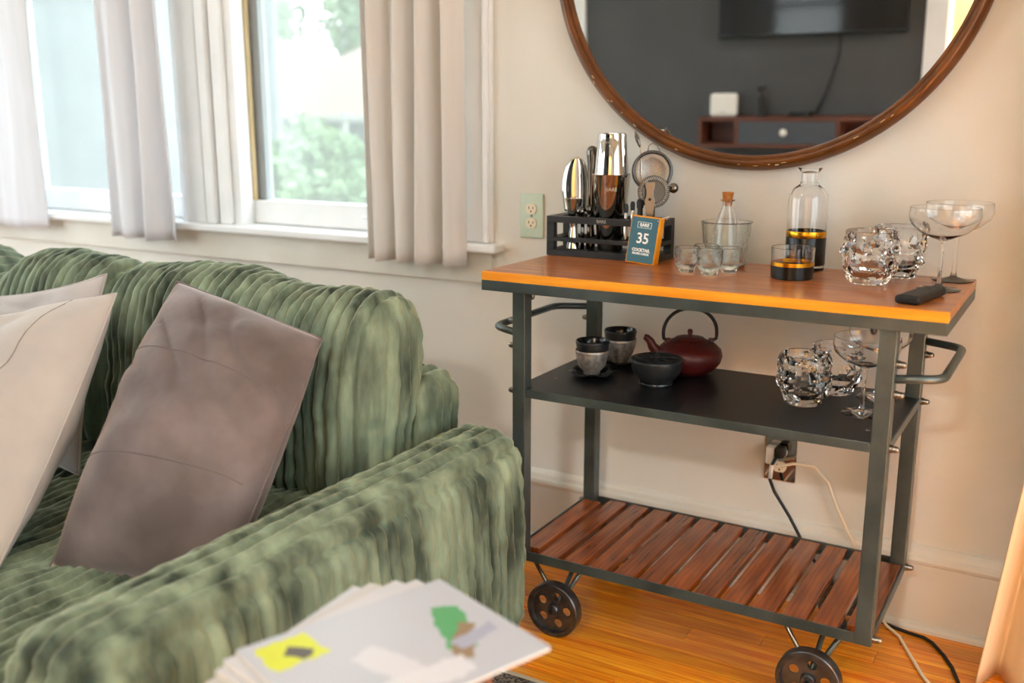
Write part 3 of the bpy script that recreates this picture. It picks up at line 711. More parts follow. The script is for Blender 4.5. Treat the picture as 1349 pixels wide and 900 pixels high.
# opener
op = tool('bottle_opener', 'flat steel bottle opener in front of the strainers', 'opener', (.258, -.172, zt + .0465))
OM = RZ(.4) @ RX(PI / 2)
pts_ = [(-.008, 0), (.008, 0), (.0075, .062), (.0105, .078), (.012, .098), (.0085, .108), (.0085, .120), (.0115, .132), (.011, .140), (-.011, .140), (-.0115, .132), (-.0085, .120), (-.0085, .108), (-.012, .098), (-.0105, .078), (-.0075, .062)]
MB().prism(pts_, -.0015, .0015, OM).build('blade', nut_m, op, bevel=.0004)
MB().lathe([(0, 0), (.0035, 0), (.0035, .0004), (0, .0004)], 16, OM @ T(0, .100, .0016)).build('punched_hole', slot_m, op)
# bar spoon
bs = tool('bar_spoon', 'thin bar spoon rising behind the strainer', 'bar spoon', (.213, -.125, zt + .0165))
MB().tube([(0, 0, 0), (.001, 0, .1), (.001, 0, .21), (-.003, 0, .25)], .0016, 8).build('stem', chrome_m, bs, True)
MB().lathe([(0, .0), (.003, .006), (.0055, .018), (.005, .03), (.0015, .042), (0, .044)], 14, T(-.003, 0, .247) @ RY(-.35)).build('leaf_end', gun_m, bs, True)

# recipe card pack leaning on the rack
cp = thing('recipe_card_pack', 'teal and amber pack of recipe cards leaning on the rack', 'card pack', (.262, -.2360, zt + .001), .12)
cp.rotation_euler = (math.radians(-9), math.radians(3), -.14)
cw, chh, cd = .078, .112, .022
MB().box(-cw / 2, cw / 2, 0, cd, 0, chh).build('card_stack', yel_m, cp, bevel=.003)
MB().box(-cw / 2 + .003, cw / 2 - .003, -.0006, .0004, .003, chh - .0035).build('cover', teal_m, cp, bevel=.0003)
def face_text(body, size, x, z, bold=.0, nm='lettering'):
    o = link(nm, text_mesh(body, size, .0001, bold=bold), ink_m, cp); o.location = (x, -.0008, z); o.rotation_euler = (PI / 2, 0, 0); return o
face_text('BARE', .0105, 0, .0905, .0003)
bx = MB().box(-.0185, .0185, -.0009, -.0006, .0835, .0843).box(-.0185, .0185, -.0009, -.0006, .0967, .0975).box(-.0185, -.0177, -.0009, -.0006, .0843, .0967).box(.0177, .0185, -.0009, -.0006, .0843, .0967)
bx.build('logo_box', ink_m, cp)
face_text('35', .034, 0, .0585, .0006); face_text('COCKTAIL', .0098, 0, .032, .0005); face_text('RECIPE CARDS', .0068, 0, .0235, .0003)
MB().tube([(.033, -.001, .103), (.036, .004, .110), (.041, .018, .114), (.046, .026, .118), (.040, .024, .110)], .0012, 6).build('tie_string', string_m, cp, True)

# ------------------------------------------------------------------ glassware on the top
def glass_prof(pts, inner): return [(0, 0)] + pts + inner
bk = thing('ice_bucket', 'hammered clear glass bucket holding the corked bottle', 'ice bucket', (.437, -.138, zt))
MB().lathe(support([(0, .0), (.043, 0), (.047, .003), (.058, .098), (.0605, .100), (.0585, .1015), (.0545, .098), (.0435, .010), (0, .008)]), 48).build('glass_wall', oldglass_m, bk, True)
bt = thing('corked_bottle', 'conical clear bottle with cork stopper inside the glass bucket', 'bottle', (.437, -.138, zt + .0085))
MB().lathe(support([(0, 0), (.032, 0), (.034, .004), (.033, .05), (.0235, .095), (.013, .125), (.012, .138), (.0165, .1395), (.0165, .143), (.0105, .143), (.0105, .125), (.0215, .093), (.031, .049), (.032, .006), (0, .004)]), 40).build('glass_body', glass_m, bt, True)
MB().lathe([(0, .128), (.0095, .128), (.0112, .144), (.0135, .158), (.0125, .1595), (0, .1595)], 24).build('cork', cork_m, bt, True, 40)
gprof = [(0, 0), (.0125, 0), (.0135, .002), (.0135, .006), (.019, .013), (.021, .024), (.0212, .042), (.0205, .0428), (.0192, .042), (.0188, .024), (.0165, .016), (0, .013)]
gm_ = MB().lathe(support([(r * 1.33, z * 1.3) for r, z in gprof]), 40).mesh('glass_cup', True); gm_.materials.append(oldglass_m)
gl_lab = ['small glass cup at the front left of the cluster', 'small glass cup at the front of the cluster, nearest the edge', 'small glass cup at the back right of the cluster', 'small glass cup at the back left of the cluster']
for (x, y), lb in zip(((.400, -.290), (.459, -.308), (.483, -.250), (.424, -.233)), gl_lab):
    tag(link('glass_cup', gm_, oldglass_m), lb, 'glass', 'small clear cups by the card pack').location = (x, y, zt)
# carafe
ca = thing('carafe', 'tall glass carafe with black base and gold band', 'carafe', (.619, -.132, zt))
MB().lathe(support([(0, 0), (.040, 0), (.043, .002), (.0432, .155), (.041, .168), (.033, .182), (.0205, .192), (.018, .2), (.018, .216), (.026, .226), (.0262, .2275), (.0245, .2275), (.0165, .217), (.0165, .199), (.019, .1905), (.032, .180), (.0395, .167), (.0413, .155), (.0413, .016), (0, .014)]), 48).build('glass_body', glass_m, ca, True)
MB().lathe([(.0434, .014), (.0437, .0145), (.0437, .075), (.0434, .0755)], 48).build('black_sleeve', blackcoat_m, ca, True, 40)
MB().lathe([(.0434, .0755), (.0438, .076), (.0438, .089), (.0434, .0895)], 48).build('gold_band', gold_m, ca, True, 40)
MB().lathe([(0, .0165), (.0408, .0165), (.0408, .088), (.0404, .088), (.0404, .0175), (0, .0175)], 48).build('black_lining', blackcoat_m, ca, True, 40)
tb = thing('tumbler', 'low tumbler with black lower half and gold band', 'tumbler', (.626, -.262, zt))
MB().lathe(support([(0, 0), (.040, 0), (.0435, .002), (.0455, .066), (.0445, .0668), (.0435, .066), (.0418, .010), (0, .008)]), 48).build('glass_body', glass_m, tb, True)
MB().lathe([(0, -.0002), (.0402, -.0002), (.0439, .0018), (.0447, .028), (.0443, .028)], 48).build('black_sleeve', blackcoat_m, tb, True, 40)
MB().lathe([(.0444, .028), (.0449, .0285), (.0451, .036), (.0447, .0365)], 48).build('gold_band', gold_m, tb, True, 40)
MB().lathe([(0, .0085), (.0413, .0105), (.0420, .028), (.0416, .028), (.0409, .011), (0, .0092)], 48).build('black_lining', blackcoat_m, tb, True, 40)
MB().lathe([(.0421, .0285), (.0424, .0365), (.0421, .0365), (.0418, .0285)], 48, closed=True).build('gold_reflection_ring', gold_m, tb, True, 40)  # gold ring modelled as the outer band's reflection inside the glass
# rocky glasses
def rocky(seed):
    rn = random.Random(seed)
    outer = [(.033, 0), (.036, .003), (.037, .012), (.044, .024), (.0505, .036), (.0495, .048), (.052, .06), (.0495, .072), (.0505, .084), (.0475, .094), (.0465, .100)]
    seg = 20
    J = {}
    def jit(i, k, p):
        if 3 <= i <= 10:
            key = (i, k)
            if key not in J: J[key] = rn.uniform(-.0055, .0065) * (1 if i < 9 else .4), rn.uniform(-.004, .004)
            d, dz = J[key]; r = math.hypot(p.x, p.y); a = math.atan2(p.y, p.x) + (.09 if i % 2 else -.09)
            return Vector(((r + d) * math.cos(a), (r + d) * math.sin(a), p.z + dz))
        return p
    prof = [(0, 0)] + outer + [(.0455, .101), (.0442, .100), (.043, .08), (.041, .05), (.034, .026), (.02, .018), (0, .016)]
    m = MB().lathe(prof, seg, jit=jit)
    return m.mesh('rocky_glass', True, 8)
rk = [rocky(1), rocky(2)]
for me in rk: me.materials.append(glass_m)
for (x, y, z, k, lb, r) in ((.780, -.245, zt, 0, 'faceted rock glass at the front of the cart top', .2), (.815, -.122, zt, 1, 'faceted rock glass behind another on the cart top', 1.2),
                      (.674, -.290, zm + .0003, 1, 'faceted rock glass at the front of the middle shelf', 2.0), (.712, -.168, zm + .0003, 0, 'faceted rock glass behind another on the middle shelf', 2.9)):
    o = tag(link('rocky_glass', rk[k], glass_m), lb, 'glass', 'faceted rock glasses'); o.location = (x, y, z); o.rotation_euler = (0, 0, r); o.scale = (1.10, 1.10, 1.08)
# coupes
cpf = MB().lathe(support([(0, 0), (.0405, 0), (.0415, .001), (.0405, .002), (.02, .0045), (.007, .009), (.0042, .02), (.0038, .06), (.0045, .09), (.007, .098), (.02, .103), (.045, .114), (.062, .13), (.067, .145), (.0655, .163), (.0648, .1635), (.0642, .163), (.0655, .145), (.0606, .1315), (.044, .1158), (.02, .1055), (0, .103)], .0003), 64).mesh('coupe_glass', True)
cpf.materials.append(glass_m)
for (x, y, z, lb) in ((.918, -.262, zt, 'clear coupe glass nearest the remote on the cart top'), (.928, -.122, zt, 'clear coupe glass behind another at the back corner'),
                      (.800, -.310, zm + .0003, 'clear coupe glass at the front of the middle shelf'), (.802, -.170, zm + .0003, 'clear coupe glass behind another on the middle shelf')):
    o = tag(link('coupe_glass', cpf, glass_m), lb, 'glass', 'coupe glasses'); o.location = (x, y, z)
# remote
rm = thing('remote_control', 'black remote control lying at the right front corner', 'remote', (.905, -.398, zt), -.2)
rem = rounded((.023, .071, .0085), (.010, .004, .006), .003)
rem.build('body', black_m, rm, True, 50, merge=1e-5).location = (0, 0, .0086)
MB().lathe([(0, .0006), (.004, .0004), (.0045, 0)], 16, T(0, -.01, .0171)).build('button', blackcoat_m, rm, True)
MB().lathe([(.0095, 0), (.0115, 0), (.0115, .0006), (.0095, .0006)], 24, T(0, .035, .0171), closed=True).build('navigation_ring', blackcoat_m, rm)

# ------------------------------------------------------------------ tea things on the middle shelf
zq = zm + .0005
def tea_cup(loc, label, m_out):
    t_ = thing('tea_cup', label, 'cup', loc, group='cast tea cups on the middle shelf')
    MB().lathe([(0, 0), (.018, 0), (.0195, .002), (.0195, .006), (.031, .020), (.0385, .044), (.0395, .058), (.0392, .0595)], 40).build('outer_wall', m_out, t_, True, 60)
    MB().lathe([(.0392, .0595), (.0382, .0605), (.0368, .059), (.0355, .044), (.028, .02), (.012, .011), (0, .0105)], 40).build('inner_wall', cup_in_m, t_, True)
    MB().lathe([(.0393, .052), (.0402, .053), (.0402, .0565), (.0393, .058)], 40).build('rim_band', m_out, t_, True)
    return t_
def saucer(loc, label, rz):
    t_ = thing('saucer', label, 'saucer', loc, rz, 'black leaf saucers')
    def jit(i, k, p):
        a = math.atan2(p.y, p.x); r = math.hypot(p.x, p.y)
        s = 1 + .07 * math.cos(5 * a) * (r / .055); z = p.z + .004 * math.cos(5 * a + .5) * (r / .055) ** 2
        return Vector((p.x * s, p.y * s, z))
    MB().lathe([(0, .0), (.022, 0), (.024, .002), (.04, .006), (.055, .012), (.056, .0135), (.0545, .0142), (.039, .0085), (.02, .005), (0, .005)], 50, jit=jit).build('plate', cup_in_m, t_, True)
    for k in range(5):
        a = 2 * PI * k / 5
        MB().tube([(.022 * math.cos(a), .022 * math.sin(a), .0065), (.04 * math.cos(a), .04 * math.sin(a), .0105), (.053 * math.cos(a), .053 * math.sin(a), .0165)], .0011, 6).build('vein', iron_m, t_, True)
    return t_
saucer((.184, -.315, zq), 'black leaf shaped saucer nearest the front leg', .3)
tea_cup((.183, -.315, zq + .0055), 'brushed silver tea cup on the front saucer', silver_m)
tea_cup((.184, -.315, zq + .0055 + .022), 'black tea cup nested in the front silver cup', iron_m)
saucer((.190, -.170, zq), 'black leaf saucer farther back beside the teapot', .9)
tea_cup((.190, -.170, zq + .0055), 'dark silver tea cup on the rear saucer', silver_m)
tea_cup((.190, -.170, zq + .0055 + .022), 'black tea cup nested in the rear cup', iron_m)
# warmer
wm = thing('teapot_warmer', 'round black cast iron teapot warmer with pierced lid', 'warmer', (.345, -.312, zq))
MB().lathe([(0, 0), (.036, 0), (.038, .003), (.038, .012), (.047, .020), (.055, .034), (.0585, .052), (.0585, .056), (.060, .057), (.060, .0615), (.0585, .063), (.055, .062)], 56).build('bowl', iron_m, wm, True, 50)
MB().lathe([(.0388, .004), (.0392, .005), (.0392, .007), (.0388, .008)], 40).build('foot_band', wheel_m, wm, True)
lidm = MB()
MB().lathe([(0, .0565), (.055, .0565), (.0552, .062), (.050, .0655), (.047, .0655), (.045, .0635), (.014, .0635), (.012, .0655), (0, .0655)], 56).build('pierced_lid', iron_m, wm, True, 40)
for k in range(8):
    a = 2 * PI * k / 8
    MB().prism([(.016, -.0025), (.030, -.0065), (.043, -.004), (.043, .004), (.030, .0065), (.016, .0025)], .0634, .0640, RZ(a)).build('lid_slot', slot_m, wm)
    MB().tube([(.014 * math.cos(a + .39), .014 * math.sin(a + .39), .0645), (.046 * math.cos(a + .39), .046 * math.sin(a + .39), .0645)], .0014, 6).build('lid_rib', iron_m, wm, True)
# teapot
tp = thing('teapot', 'oxblood cast iron teapot with black arched handle', 'teapot', (.371, -.172, zq), .52)
MB().lathe([(0, 0), (.040, 0), (.046, .003), (.062, .014), (.0745, .030), (.0785, .046), (.075, .060), (.062, .072), (.048, .079), (.043, .081), (.041, .079)], 56).build('body', red_iron_m, tp, True, 60)
lid = MB().lathe([(0, .0915), (.012, .091), (.03, .087), (.041, .0815), (.0425, .0795), (0, .0785)], 48).build('lid', red_iron_m, tp, True, 60)
MB().lathe([(0, .108), (.004, .1075), (.0065, .103), (.0055, .098), (.004, .094), (.006, .091), (0, .09)], 20).build('lid_knob', red_iron_m, lid, True)
for rr in (.022, .034): ring(rr, .0009, 0, T(0, 0, .0895 - (.0005 if rr < .03 else .0032))).build('lid_ring', red_iron_m, lid, True)
sp = [(-.060, 0, .044), (-.076, 0, .052), (-.088, 0, .066), (-.094, 0, .079), (-.102, 0, .087), (-.108, 0, .089)]
MB().tube(sp, [.017, .0145, .0115, .0095, .008, .007], 16).build('spout', red_iron_m, tp, True)
hp = []
for k in range(25):
    a = PI * (-.08 + 1.16 * k / 24)
    hp.append((.063 * math.cos(a) * (1 + .10 * math.sin(max(0, a))), 0, .092 + .066 * math.sin(a)))
hp = [(.050, 0, .078)] + hp[1:-1] + [(-.050, 0, .078)]
MB().tube(hp, .0042, 10).build('handle', black_m, tp, True)
for s in (-1, 1): MB().box(s * .051 - .006, s * .051 + .006, -.005, .005, .072, .086).build('handle_lug', red_iron_m, tp, bevel=.002)

# ------------------------------------------------------------------ sofa
AZ = .54
sofa = thing('sofa', 'green corduroy sofa with puffy ribbed cushions below the windows', 'sofa', (0, 0, 0))
def rib(t, p=.028):     # rounded rib profile 0..1
    return abs(math.sin(PI * t / p)) ** .55
def nz(P, s, o=0): return noise.noise(Vector((P.x * s + o, P.y * s, P.z * s)))
def soft(c, seed, dents=()):
    c = Vector(c)
    def d(P, n):
        W = P + c
        wob = .006 * nz(W, 4, seed) + .008 * nz(W, 9, seed)
        side = max(0, abs(n.x) - .25) / .75
        q = (W.x + .010 * nz(W, 5, seed + 3) + .05 * (W.z - .6) * nz(W, 2, seed + 9))
        r = rib(q) * (1 - side) + side * rib(W.y + .01 * nz(W, 6, seed), .030)
        P = P + n * (.016 * r + 1.2 * wob + .005 * nz(W, 40, seed))
        for (dx, dw, dz) in dents:
            P.z -= dz * math.exp(-((W.x - dx) / dw) ** 2) * max(0, P.z + .05) * 3
        return P
    return d
def cushion(name, x0, x1, y0, y1, z0, z1, r, seed, tilt=0, dents=(), step=(.0034, .0055, .010), puff=.02, label=None):
    h = ((x1 - x0) / 2, (y1 - y0) / 2, (z1 - z0) / 2); c = ((x0 + x1) / 2, (y0 + y1) / 2, (z0 + z1) / 2)
    f0 = soft(c, seed, dents)
    def d(P, n):
        u, v, ww = P.x / h[0], P.y / h[1], P.z / h[2]
        b = puff * ((1 - u * u) * abs(n.z) * .7 + (1 - ww * ww) * (1 - u ** 4) * abs(n.y))
        return f0(P + n * b, n)
    o = rounded(h, r, step, d).build(name, green_m, sofa, True, merge=1e-5)
    o.location = c; o.rotation_euler = (tilt, 0, 0); return o
cushion('back_cushion', -.865, -.045, -.86, -.67, .37, .83, (.06, .085, .09), 1.3, tilt=math.radians(-7), dents=((-.30, .16, .03),), puff=.03)
cushion('back_cushion', -1.74, -.875, -.86, -.67, .37, .825, (.06, .085, .09), 5.1, tilt=math.radians(-7), dents=((-1.34, .09, .09), (-1.0, .25, -.01)), puff=.03)
cushion('seat_cushion', -.865, -.012, -1.66, -.80, .22, .405, (.05, .06, .06), 8.2, step=(.004, .012, .012), puff=.01)
cushion('seat_cushion', -1.74, -.875, -1.66, -.80, .22, .405, (.05, .06, .06), 9.7, step=(.004, .012, .012), puff=.01)
cushion('back_frame', -1.76, -.015, -.72, -.585, .12, .645, (.05, .05, .05), 3.3, step=(.004, .006, .012), puff=.004)
# arms : ribs along the length on top, vertical on the sides
def arm(x0, x1, y0, y1, z0, z1, seed):
    h = Vector(((x1 - x0) / 2, (y1 - y0) / 2, (z1 - z0) / 2)); c = Vector(((x0 + x1) / 2, (y0 + y1) / 2, (z0 + z1) / 2))
    def d(P, n):
        W = P + c
        topw = max(0, min(1, (n.z - .35) / .3))
        rt = rib(W.x + .006 * nz(W, 6, seed), .031)
        fside = max(0, min(1, (abs(n.y) - .5) / .25))
        q = (W.y + .012 * nz(Vector((W.x, W.y, W.z * .5)), 6, seed)) * (1 - fside) + fside * (W.x + .01 * nz(W, 6, seed))
        rs = rib(q, .032)
        u = P.y / h.y
        b = .012 * (1 - (P.z / h.z) ** 2) * abs(n.x) + .010 * (1 - (P.x / h.x) ** 2) * max(0, n.z)
        return P + n * (b + .014 * (rt * topw + rs * (1 - topw)) + .010 * nz(W, 5, seed) + .006 * nz(W, 38, seed) * (1 - .5 * topw) - .006 * math.exp(-((n.z - .5) / .1) ** 2))
    o = rounded(h, (.055, .06, .055), (.0045, .004, .010), d).build('arm', green_m, sofa, True, merge=1e-5); o.location = c; return o
arm(-.005, .162, -1.70, -.60, .07, AZ - .012, 2.2)
arm(-1.94, -1.77, -1.70, -.60, .07, AZ - .012, 6.2)
MB().box(-1.76, -.012, -1.62, -.62, .10, .22).build('base', green_m, sofa, bevel=.02)
for x in (.08, -1.86):
    for y in (-1.6, -.7): MB().lathe([(0, .009), (.018, .009), (.026, .085), (0, .085)], 16, T(x, y, 0)).build('foot', walnut_m, sofa, True, 40)

# ------------------------------------------------------------------ scatter cushions
def pillow(name, label, m, TL, TR, BL, BR, thick, seed, seamx=None, pull=.085):
    TL, TR, BL, BR = map(Vector, (TL, TR, BL, BR)); cen = (TL + TR + BL + BR) / 4
    nrm = (TR - TL).cross(TL - BL).normalized()
    t_ = thing(name, label, 'cushion', tuple(cen))
    N = 56
    def pos(u, v, sg):
        # corners keep, edges pull in
        e = .10
        uu = .5 + (u - .5) * (1 - e * (1 - (2 * v - 1) ** 2) * 0 - pull * (1 - (2 * v - 1) ** 2) * 1)
        vv = .5 + (v - .5) * (1 - pull * (1 - (2 * u - 1) ** 2))
        P = (BL * (1 - uu) + BR * uu) * (1 - vv) + (TL * (1 - uu) + TR * uu) * vv
        a = max(0, (1 - (2 * u - 1) ** 2)) * max(0, (1 - (2 * v - 1) ** 2))
        th = thick * (a ** .55)
        wr = .016 * nz(Vector((u * .5 + v * .2, v * 2.4 - u * 1.1, 0)), 2.0, seed) - .022 * (1 - min(1, abs(nz(Vector((u * .55, v * 1.9 + u * .9, 0)), 3.2, seed + 2)) * 3.2)) * max(0, v - .2) * (1.1 - u * .4)
        th += sg * 0 + wr * min(1, a * 3)
        return P + nrm * sg * th - cen
    body = MB(); body.grid(lambda u, v: pos(u, v, 1), N, N); body.grid(lambda u, v: pos(1 - u, v, -1), N, N)
    body.build('cover', m, t_, True, merge=1e-5, recalc=True)
    pip = [pos(k / 30, 0, 1) for k in range(30)] + [pos(1, k / 30, 1) for k in range(30)] + [pos(1 - k / 30, 1, 1) for k in range(30)] + [pos(0, 1 - k / 30, 1) for k in range(30)]
    MB().tube(pip, .0022, 6, True).build('edge_seam', m, t_, True)
    for (ua, ub, va, vb) in seamx or ():
        MB().tube([pos(ua + (ub - ua) * k / 24, va + (vb - va) * k / 24, 1) for k in range(25)], .0012, 6).build('face_seam', seam_g_m if m is pgrey_m else seam_m, t_, True)
    return t_
pillow('throw_pillow', 'mauve grey velvet pillow leaning beside the sofa arm', pgrey_m, (-.465, -.965, .862), (-.075, -.965, .782), (-.35, -1.39, .42), (-.03, -1.29, .42), .125, 2.0, ((.0, 1, .30, .34), (.05, .95, .68, .70)), .0)
pillow('throw_pillow', 'ivory linen pillow standing in front of the pale one', pwhite_m, (-.98, -1.17, .70), (-.485, -1.10, .855), (-.88, -1.50, .44), (-.385, -1.475, .425), .105, 6.0, ((.68, .80, .0, .98),), -.05)
pillow('throw_pillow', 'pale grey linen pillow tucked behind the ivory pillow', pwhite2_m, (-1.22, -.97, .76), (-.70, -.955, .858), (-1.15, -1.10, .44), (-.66, -1.10, .44), .045, 11.0)

# ------------------------------------------------------------------ side table, magazines, rug
rug = thing('area_rug', 'dark grey speckled rug with pale bound edge on the floor', 'rug', (0, 0, 0))
MB().box(-3.2, 1.5, -2.9, -.69, .0005, .008).build('pile', rug_m, rug, bevel=.003)
MB().box(-3.2, 1.5, -.69, -.678, .0005, .0085).build('binding', rug_edge_m, rug, bevel=.002)
stl = thing('side_table', 'small round brown wooden table under the magazines', 'table', (.52, -1.575, 0))
MB().lathe([(0, .548), (.128, .548), (.134, .553), (.135, .573), (.131, .578), (0, .578)], 64).build('table_top', stool_m, stl, True, 35)
for k in range(3):
    a = 2 * PI * k / 3 + .4
    MB().tube([(.085 * math.cos(a), .085 * math.sin(a), .55), (.15 * math.cos(a), .15 * math.sin(a), .0085)], [.016, .011], 12).build('leg', stool_m, stl, True)
mags = [
    ('white and blue magazine at the bottom of the stack', (.490, -1.563), .057, '#b9bac0', [(-.068, .075, .03, .05, '#5f93c8', 0), (.02, .1, .04, .02, '#8a6f66', 0)]),
    ('magazine with a tan cover strip, second from the bottom', (.498, -1.560), -.02, '#b5b3b0', [(-.05, -.05, .04, .06, '#8f8577', 0)]),
    ('white magazine in the middle of the stack', (.510, -1.556), -.14, '#bbbcc1', [(.0, .1, .08, .01, '#6b6f8a', .1)]),
    ('pale magazine just below the top one', (.520, -1.556), -.25, '#bdbec2', [(.0, .1, .08, .01, '#8b7f8a', .1)]),
    ('white magazine with green and yellow pictures on top', (.5335, -1.5535), -.355, '#b0b5bf', [(.0, .085, .018, .05, '#4f9a63', 1.2), (.035, .075, .012, .04, '#8a7458', .9), (.035, .09, .010, .03, '#9aa0b4', .2), (-.07, -.095, .03, .033, '#c6cf10', 0), (-.062, -.088, .016, .010, '#4a4438', .5), (.03, -.02, .05, .02, '#c4c6ce', .3), (.075, .0, .02, .05, '#c9cbd2', 0)]),
]
z = .5785
for lb, (mx_, my_), rz, base, rects in mags:
    t_ = thing('magazine', lb, 'magazine', (mx_, my_, z), rz, 'magazines stacked on the side table')
    hw_, hh_ = .111, .142
    MB().box(-hw_ + .001, hw_ - .001, -hh_ + .001, hh_ - .001, .0006, .0034).build('pages', page_m, t_)
    pm = print_mat('cover_print', base, rects)
    MB().grid(lambda u, v: ((u * 2 - 1) * hw_, (v * 2 - 1) * hh_, .0040), 8, 8).build('front_cover', pm, t_, solid=.0004)
    MB().box(-hw_, hw_, -hh_, hh_, 0, .0005).build('back_cover', page_m, t_)
    z += .0044

# ------------------------------------------------------------------ the far side of the room, seen in the mirror
tv = thing('television', 'black flat television on the charcoal wall, seen in the mirror', 'television', (-.177, YF, 1.678))
MB().box(-.47, .47, .02, .06, -.28, .28).build('cabinet', tvb_m, tv, bevel=.005)
MB().box(-.46, .46, .0601, .0615, -.265, .272).build('screen', tv_m, tv)
MB().box(-.15, .15, 0, .02, -.12, .12).build('wall_mount', tvb_m, tv)
cb = thing('television_cable', 'dark cable hanging from the television to the shelf', 'cable')
MB().tube([(-.02, YF + .03, 1.41), (-.03, YF + .015, 1.29), (-.06, YF + .012, 1.19), (-.09, YF + .012, 1.1), (-.13, YF + .012, 1.008)], .005, 8).build('wire', black_m, cb, True)
con = thing('wall_console', 'floating walnut console shelf with grey drop door in mirror', 'console', (-.712, YF, .848))
CL, CD, CH = 1.06, .16, .156
MB().box(0, CL, 0, CD, CH - .02, CH).build('top_panel', walnut_m, con, bevel=.001)
MB().box(0, CL, 0, CD, 0, .02).build('bottom_panel', walnut_m, con, bevel=.001)
for x in (0, .2, .72, CL - .02): MB().box(x, x + .02, 0, CD, .02, CH - .02).build('upright', walnut_m, con, bevel=.001)
MB().box(.02, CL - .02, 0, .008, .02, CH - .02).build('back_panel', walnut_m, con)
dr = MB().box(.222, .718, CD - .016, CD, .022, CH - .022).build('drop_door', slate_m, con, bevel=.001)
MB().lathe([(0, .018), (.017, .014), (.02, .006), (.01, 0)], 20, T(.46, CD, .078) @ RX(-PI / 2)).build('knob', plas_m, dr, True)
ro = thing('router', 'white rounded box standing on the console in mirror', 'router', (-.592, YF + .09, 1.0045))
rb = rounded((.072, .02, .06), (.018, .008, .018), .006).build('case', plas_m, ro, True, merge=1e-5); rb.location = (0, 0, .0602)
MB().box(-.015, .015, .0195, .0215, .02, .024).build('status_light', greysash_m, ro)
bo = thing('dark_bottle', 'small dark spray bottle on the console in mirror', 'bottle', (-.395, YF + .08, 1.0045))
MB().lathe([(0, 0), (.024, 0), (.025, .09), (.01, .11), (.01, .125), (0, .125)], 24).build('bottle_body', black_m, bo, True, 40)
MB().box(-.022, .018, -.01, .01, .125, .155).build('spray_head', black_m, bo, bevel=.004)
sb = thing('streaming_box', 'flat black box lying on the console in mirror', 'box', (-.19, YF + .08, 1.0045))
MB().box(-.055, .055, -.04, .04, 0, .018).build('case', black_m, sb, bevel=.004)
MB().lathe([(0, 0), (.003, 0), (.003, .001), (0, .001)], 12, T(.04, .04, .009) @ RX(-PI / 2)).build('status_light', greysash_m, sb)

# ------------------------------------------------------------------ lamps, with the ceiling lamp added as fill
WARM = (1.0, .70, .40)
glow_m = bpy.data.materials.new('fill_lamp_glass'); glow_m.use_nodes = True
gb = glow_m.node_tree.nodes['Principled BSDF']; gb.inputs['Emission Color'].default_value = (1, .97, .94, 1); gb.inputs['Emission Strength'].default_value = 6
shade_m = fabric('lamp_shade_linen', '#efdcb8', '#f3e2c2', .75)
bulb_m = bpy.data.materials.new('lamp_bulb'); bulb_m.use_nodes = True
gb = bulb_m.node_tree.nodes['Principled BSDF']; gb.inputs['Emission Color'].default_value = (*WARM, 1); gb.inputs['Emission Strength'].default_value = 620
hallglow_m = bpy.data.materials.new('hall_lamp_glass'); hallglow_m.use_nodes = True
gb = hallglow_m.node_tree.nodes['Principled BSDF']; gb.inputs['Emission Color'].default_value = (1, .97, .92, 1); gb.inputs['Emission Strength'].default_value = 200
for i, (x, y) in enumerate(((-.6, -1.7),)):
    cl = thing('fill_ceiling_lamp', 'added unseen ceiling lamp with white glass dome as room fill', 'lamp', (x, y, H))  # overhead lamp added out of view for neutral fill light
    MB().lathe([(0, 0), (.26, 0), (.265, -.01), (.26, -.03), (0, -.03)], 40).build('rim', white_m, cl, True, 40)
    MB().lathe([(.25, -.031), (.22, -.07), (.14, -.105), (0, -.12)], 40).build('glass_dome', glow_m, cl, True)
fl = thing('floor_lamp', 'low lamp with linen shade standing on the floor right of the cart', 'lamp', (1.52, -.95, 0))
MB().lathe([(0, 0), (.14, 0), (.14, .015), (.02, .03), (.0, .03)], 40).build('base', steel_m, fl, True, 40)
MB().tube([(0, 0, .02), (0, 0, .46)], .012, 12).build('pole', steel_m, fl, True)
MB().lathe([(.2, .28), (.075, .58)], 48).build('shade', shade_m, fl, True, solid=.002)
MB().lathe([(0, .38), (.03, .40), (.045, .44), (.035, .48), (0, .50)], 24).build('bulb', bulb_m, fl, True)
hl = thing('hall_lamp', 'warm glass lamp on the hallway ceiling', 'lamp', (1.0, YF - .8, 2.4))
MB().lathe([(.14, -.02), (.12, -.06), (0, -.09)], 32).build('glass_dome', hallglow_m, hl, True)
MB().lathe([(0, 0), (.15, 0), (.15, -.02), (0, -.02)], 32).build('rim', white_m, hl, True, 40)

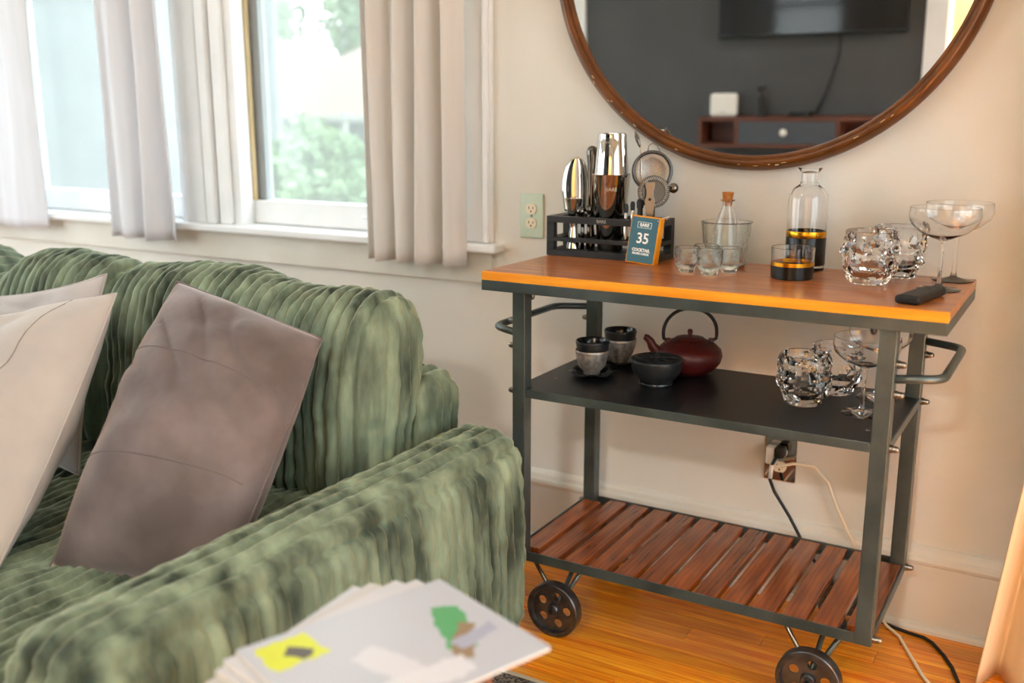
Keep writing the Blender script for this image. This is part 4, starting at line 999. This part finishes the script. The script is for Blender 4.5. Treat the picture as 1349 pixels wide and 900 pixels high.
# ------------------------------------------------------------------ outdoors
gz = -.9
tag(MB().box(-40, 20, .4, 45, gz - .2, gz).build('lawn', lawn_m), 'pale green lawn outside the windows', 'lawn')
patio_m = mat('pale_concrete', '#d9d5cd', '#cfcbc2', rough=.9, nscale=4)
pt = MB().box(-40, XL - .15, -30, .4, gz - .2, gz).box(XR + .15, 30, -30, .4, gz - .2, gz).box(XL - .15, XR + .15, -30, YF - 1.6, gz - .2, gz)
tag(pt.build('patio', patio_m), 'pale concrete paving around the house', 'paving')
def leaf_crown(n, rx, ry, rz_, ls, seed):
    rn = random.Random(seed); m = MB()
    for _ in range(n):
        while True:
            p = Vector((rn.uniform(-1, 1), rn.uniform(-1, 1), rn.uniform(-1, 1)))
            if .35 < p.length < 1: break
        lump = 1 + .25 * noise.noise(p * 2.5 + Vector((seed, 0, 0)))
        p = Vector((p.x * rx, p.y * ry, p.z * rz_)) * lump
        a = Vector((rn.gauss(0, 1), rn.gauss(0, 1), rn.gauss(0, 1))).normalized(); b = a.orthogonal().normalized(); k = ls * rn.uniform(.6, 1.3)
        q = len(m.v); m.v += [tuple(p - a * k), tuple(p + b * k * .5), tuple(p + a * k), tuple(p - b * k * .5)]; m.f.append((q, q + 1, q + 2, q + 3))
    return m
def tree(name, label, cat, x, y, z0, zc, rx, rz_, n, ls, seed):
    t_ = thing(name, label, cat, (x, y, z0))
    c = leaf_crown(n, rx, rx, rz_, ls, seed).build('foliage', leaf_m, t_); c.location = (0, 0, zc); c['kind'] = 'stuff'
    MB().tube([(0, 0, 0), (.05, 0, zc * .6), (0, .03, zc + rz_ * .3)], [.14, .1, .04], 10).build('trunk', bark_m, t_, True)
    return t_
tree('garden_tree', 'leafy tree behind the roof of the neighbouring house', 'tree', -16.5, 22, gz, 4.9, 2.6, 2.2, 5000, .18, 3)
tree('garden_tree', 'taller tree farther off at the left behind the house', 'tree', -21, 17.5, gz, 5.4, 3.2, 2.4, 4000, .2, 5)
tree('garden_bush', 'round green bush close outside the right window', 'bush', -5.55, 5.2, gz, 1.2, .75, .85, 3500, .07, 9)
tree('garden_bush', 'low bush below the fence near the right window', 'bush', -4.3, 4.6, gz, .98, .6, .7, 2500, .07, 12)
hs = thing('neighbour_house', 'pale house with a gabled roof seen through the window', 'house', (-11.9, 12.5, gz))
MB().box(-1.9, 3.2, 0, 5, 0, 2.2).build('wall', siding_m, hs)
rf = MB(); rf.v = [(-2.2, -.4, 2.15), (3.5, -.4, 2.15), (3.5, 5.4, 2.15), (-2.2, 5.4, 2.15), (-.3, 2.4, 3.75), (1.6, 2.4, 3.75)]
rf.f = [(0, 1, 5, 4), (1, 2, 5), (2, 3, 4, 5), (3, 0, 4), (3, 2, 1, 0)]
rf.build('roof', roofm, hs)
for x in (-.9, 1.5):
    wn_ = MB().box(x, x + .9, -.06, 0, .7, 1.6).build('window', white_m, hs)
    MB().box(x + .08, x + .82, -.07, -.055, .78, 1.52).build('pane', tv_m, wn_)
h2 = thing('neighbour_house', 'white sided house wall close outside the left window', 'house', (-12.6, 5.0, gz))
MB().box(-3, 3.1, 0, 4, 0, 4.2).build('wall', siding_m, h2)
for k in range(14): MB().box(-3, 3.1, -.02, 0, .2 + k * .28, .215 + k * .28 + .22).build('siding_board', siding_m, h2, bevel=.01)
MB().box(-3.3, 3.4, -.4, 4.4, 4.2, 4.5).build('roof', roofm, h2)
fn_ = thing('garden_fence', 'pale grey rail fence crossing the view outside', 'fence', (-7.2, 10, gz))
for k in range(9): MB().box(-4 + k, -3.92 + k, 0, .08, 0, 2.2).build('post', fence_m, fn_, bevel=.01)
for zz in (.7, 1.3, 2.05): MB().box(-4, 4.1, -.03, 0, zz, zz + .09).build('rail', fence_m, fn_, bevel=.01)
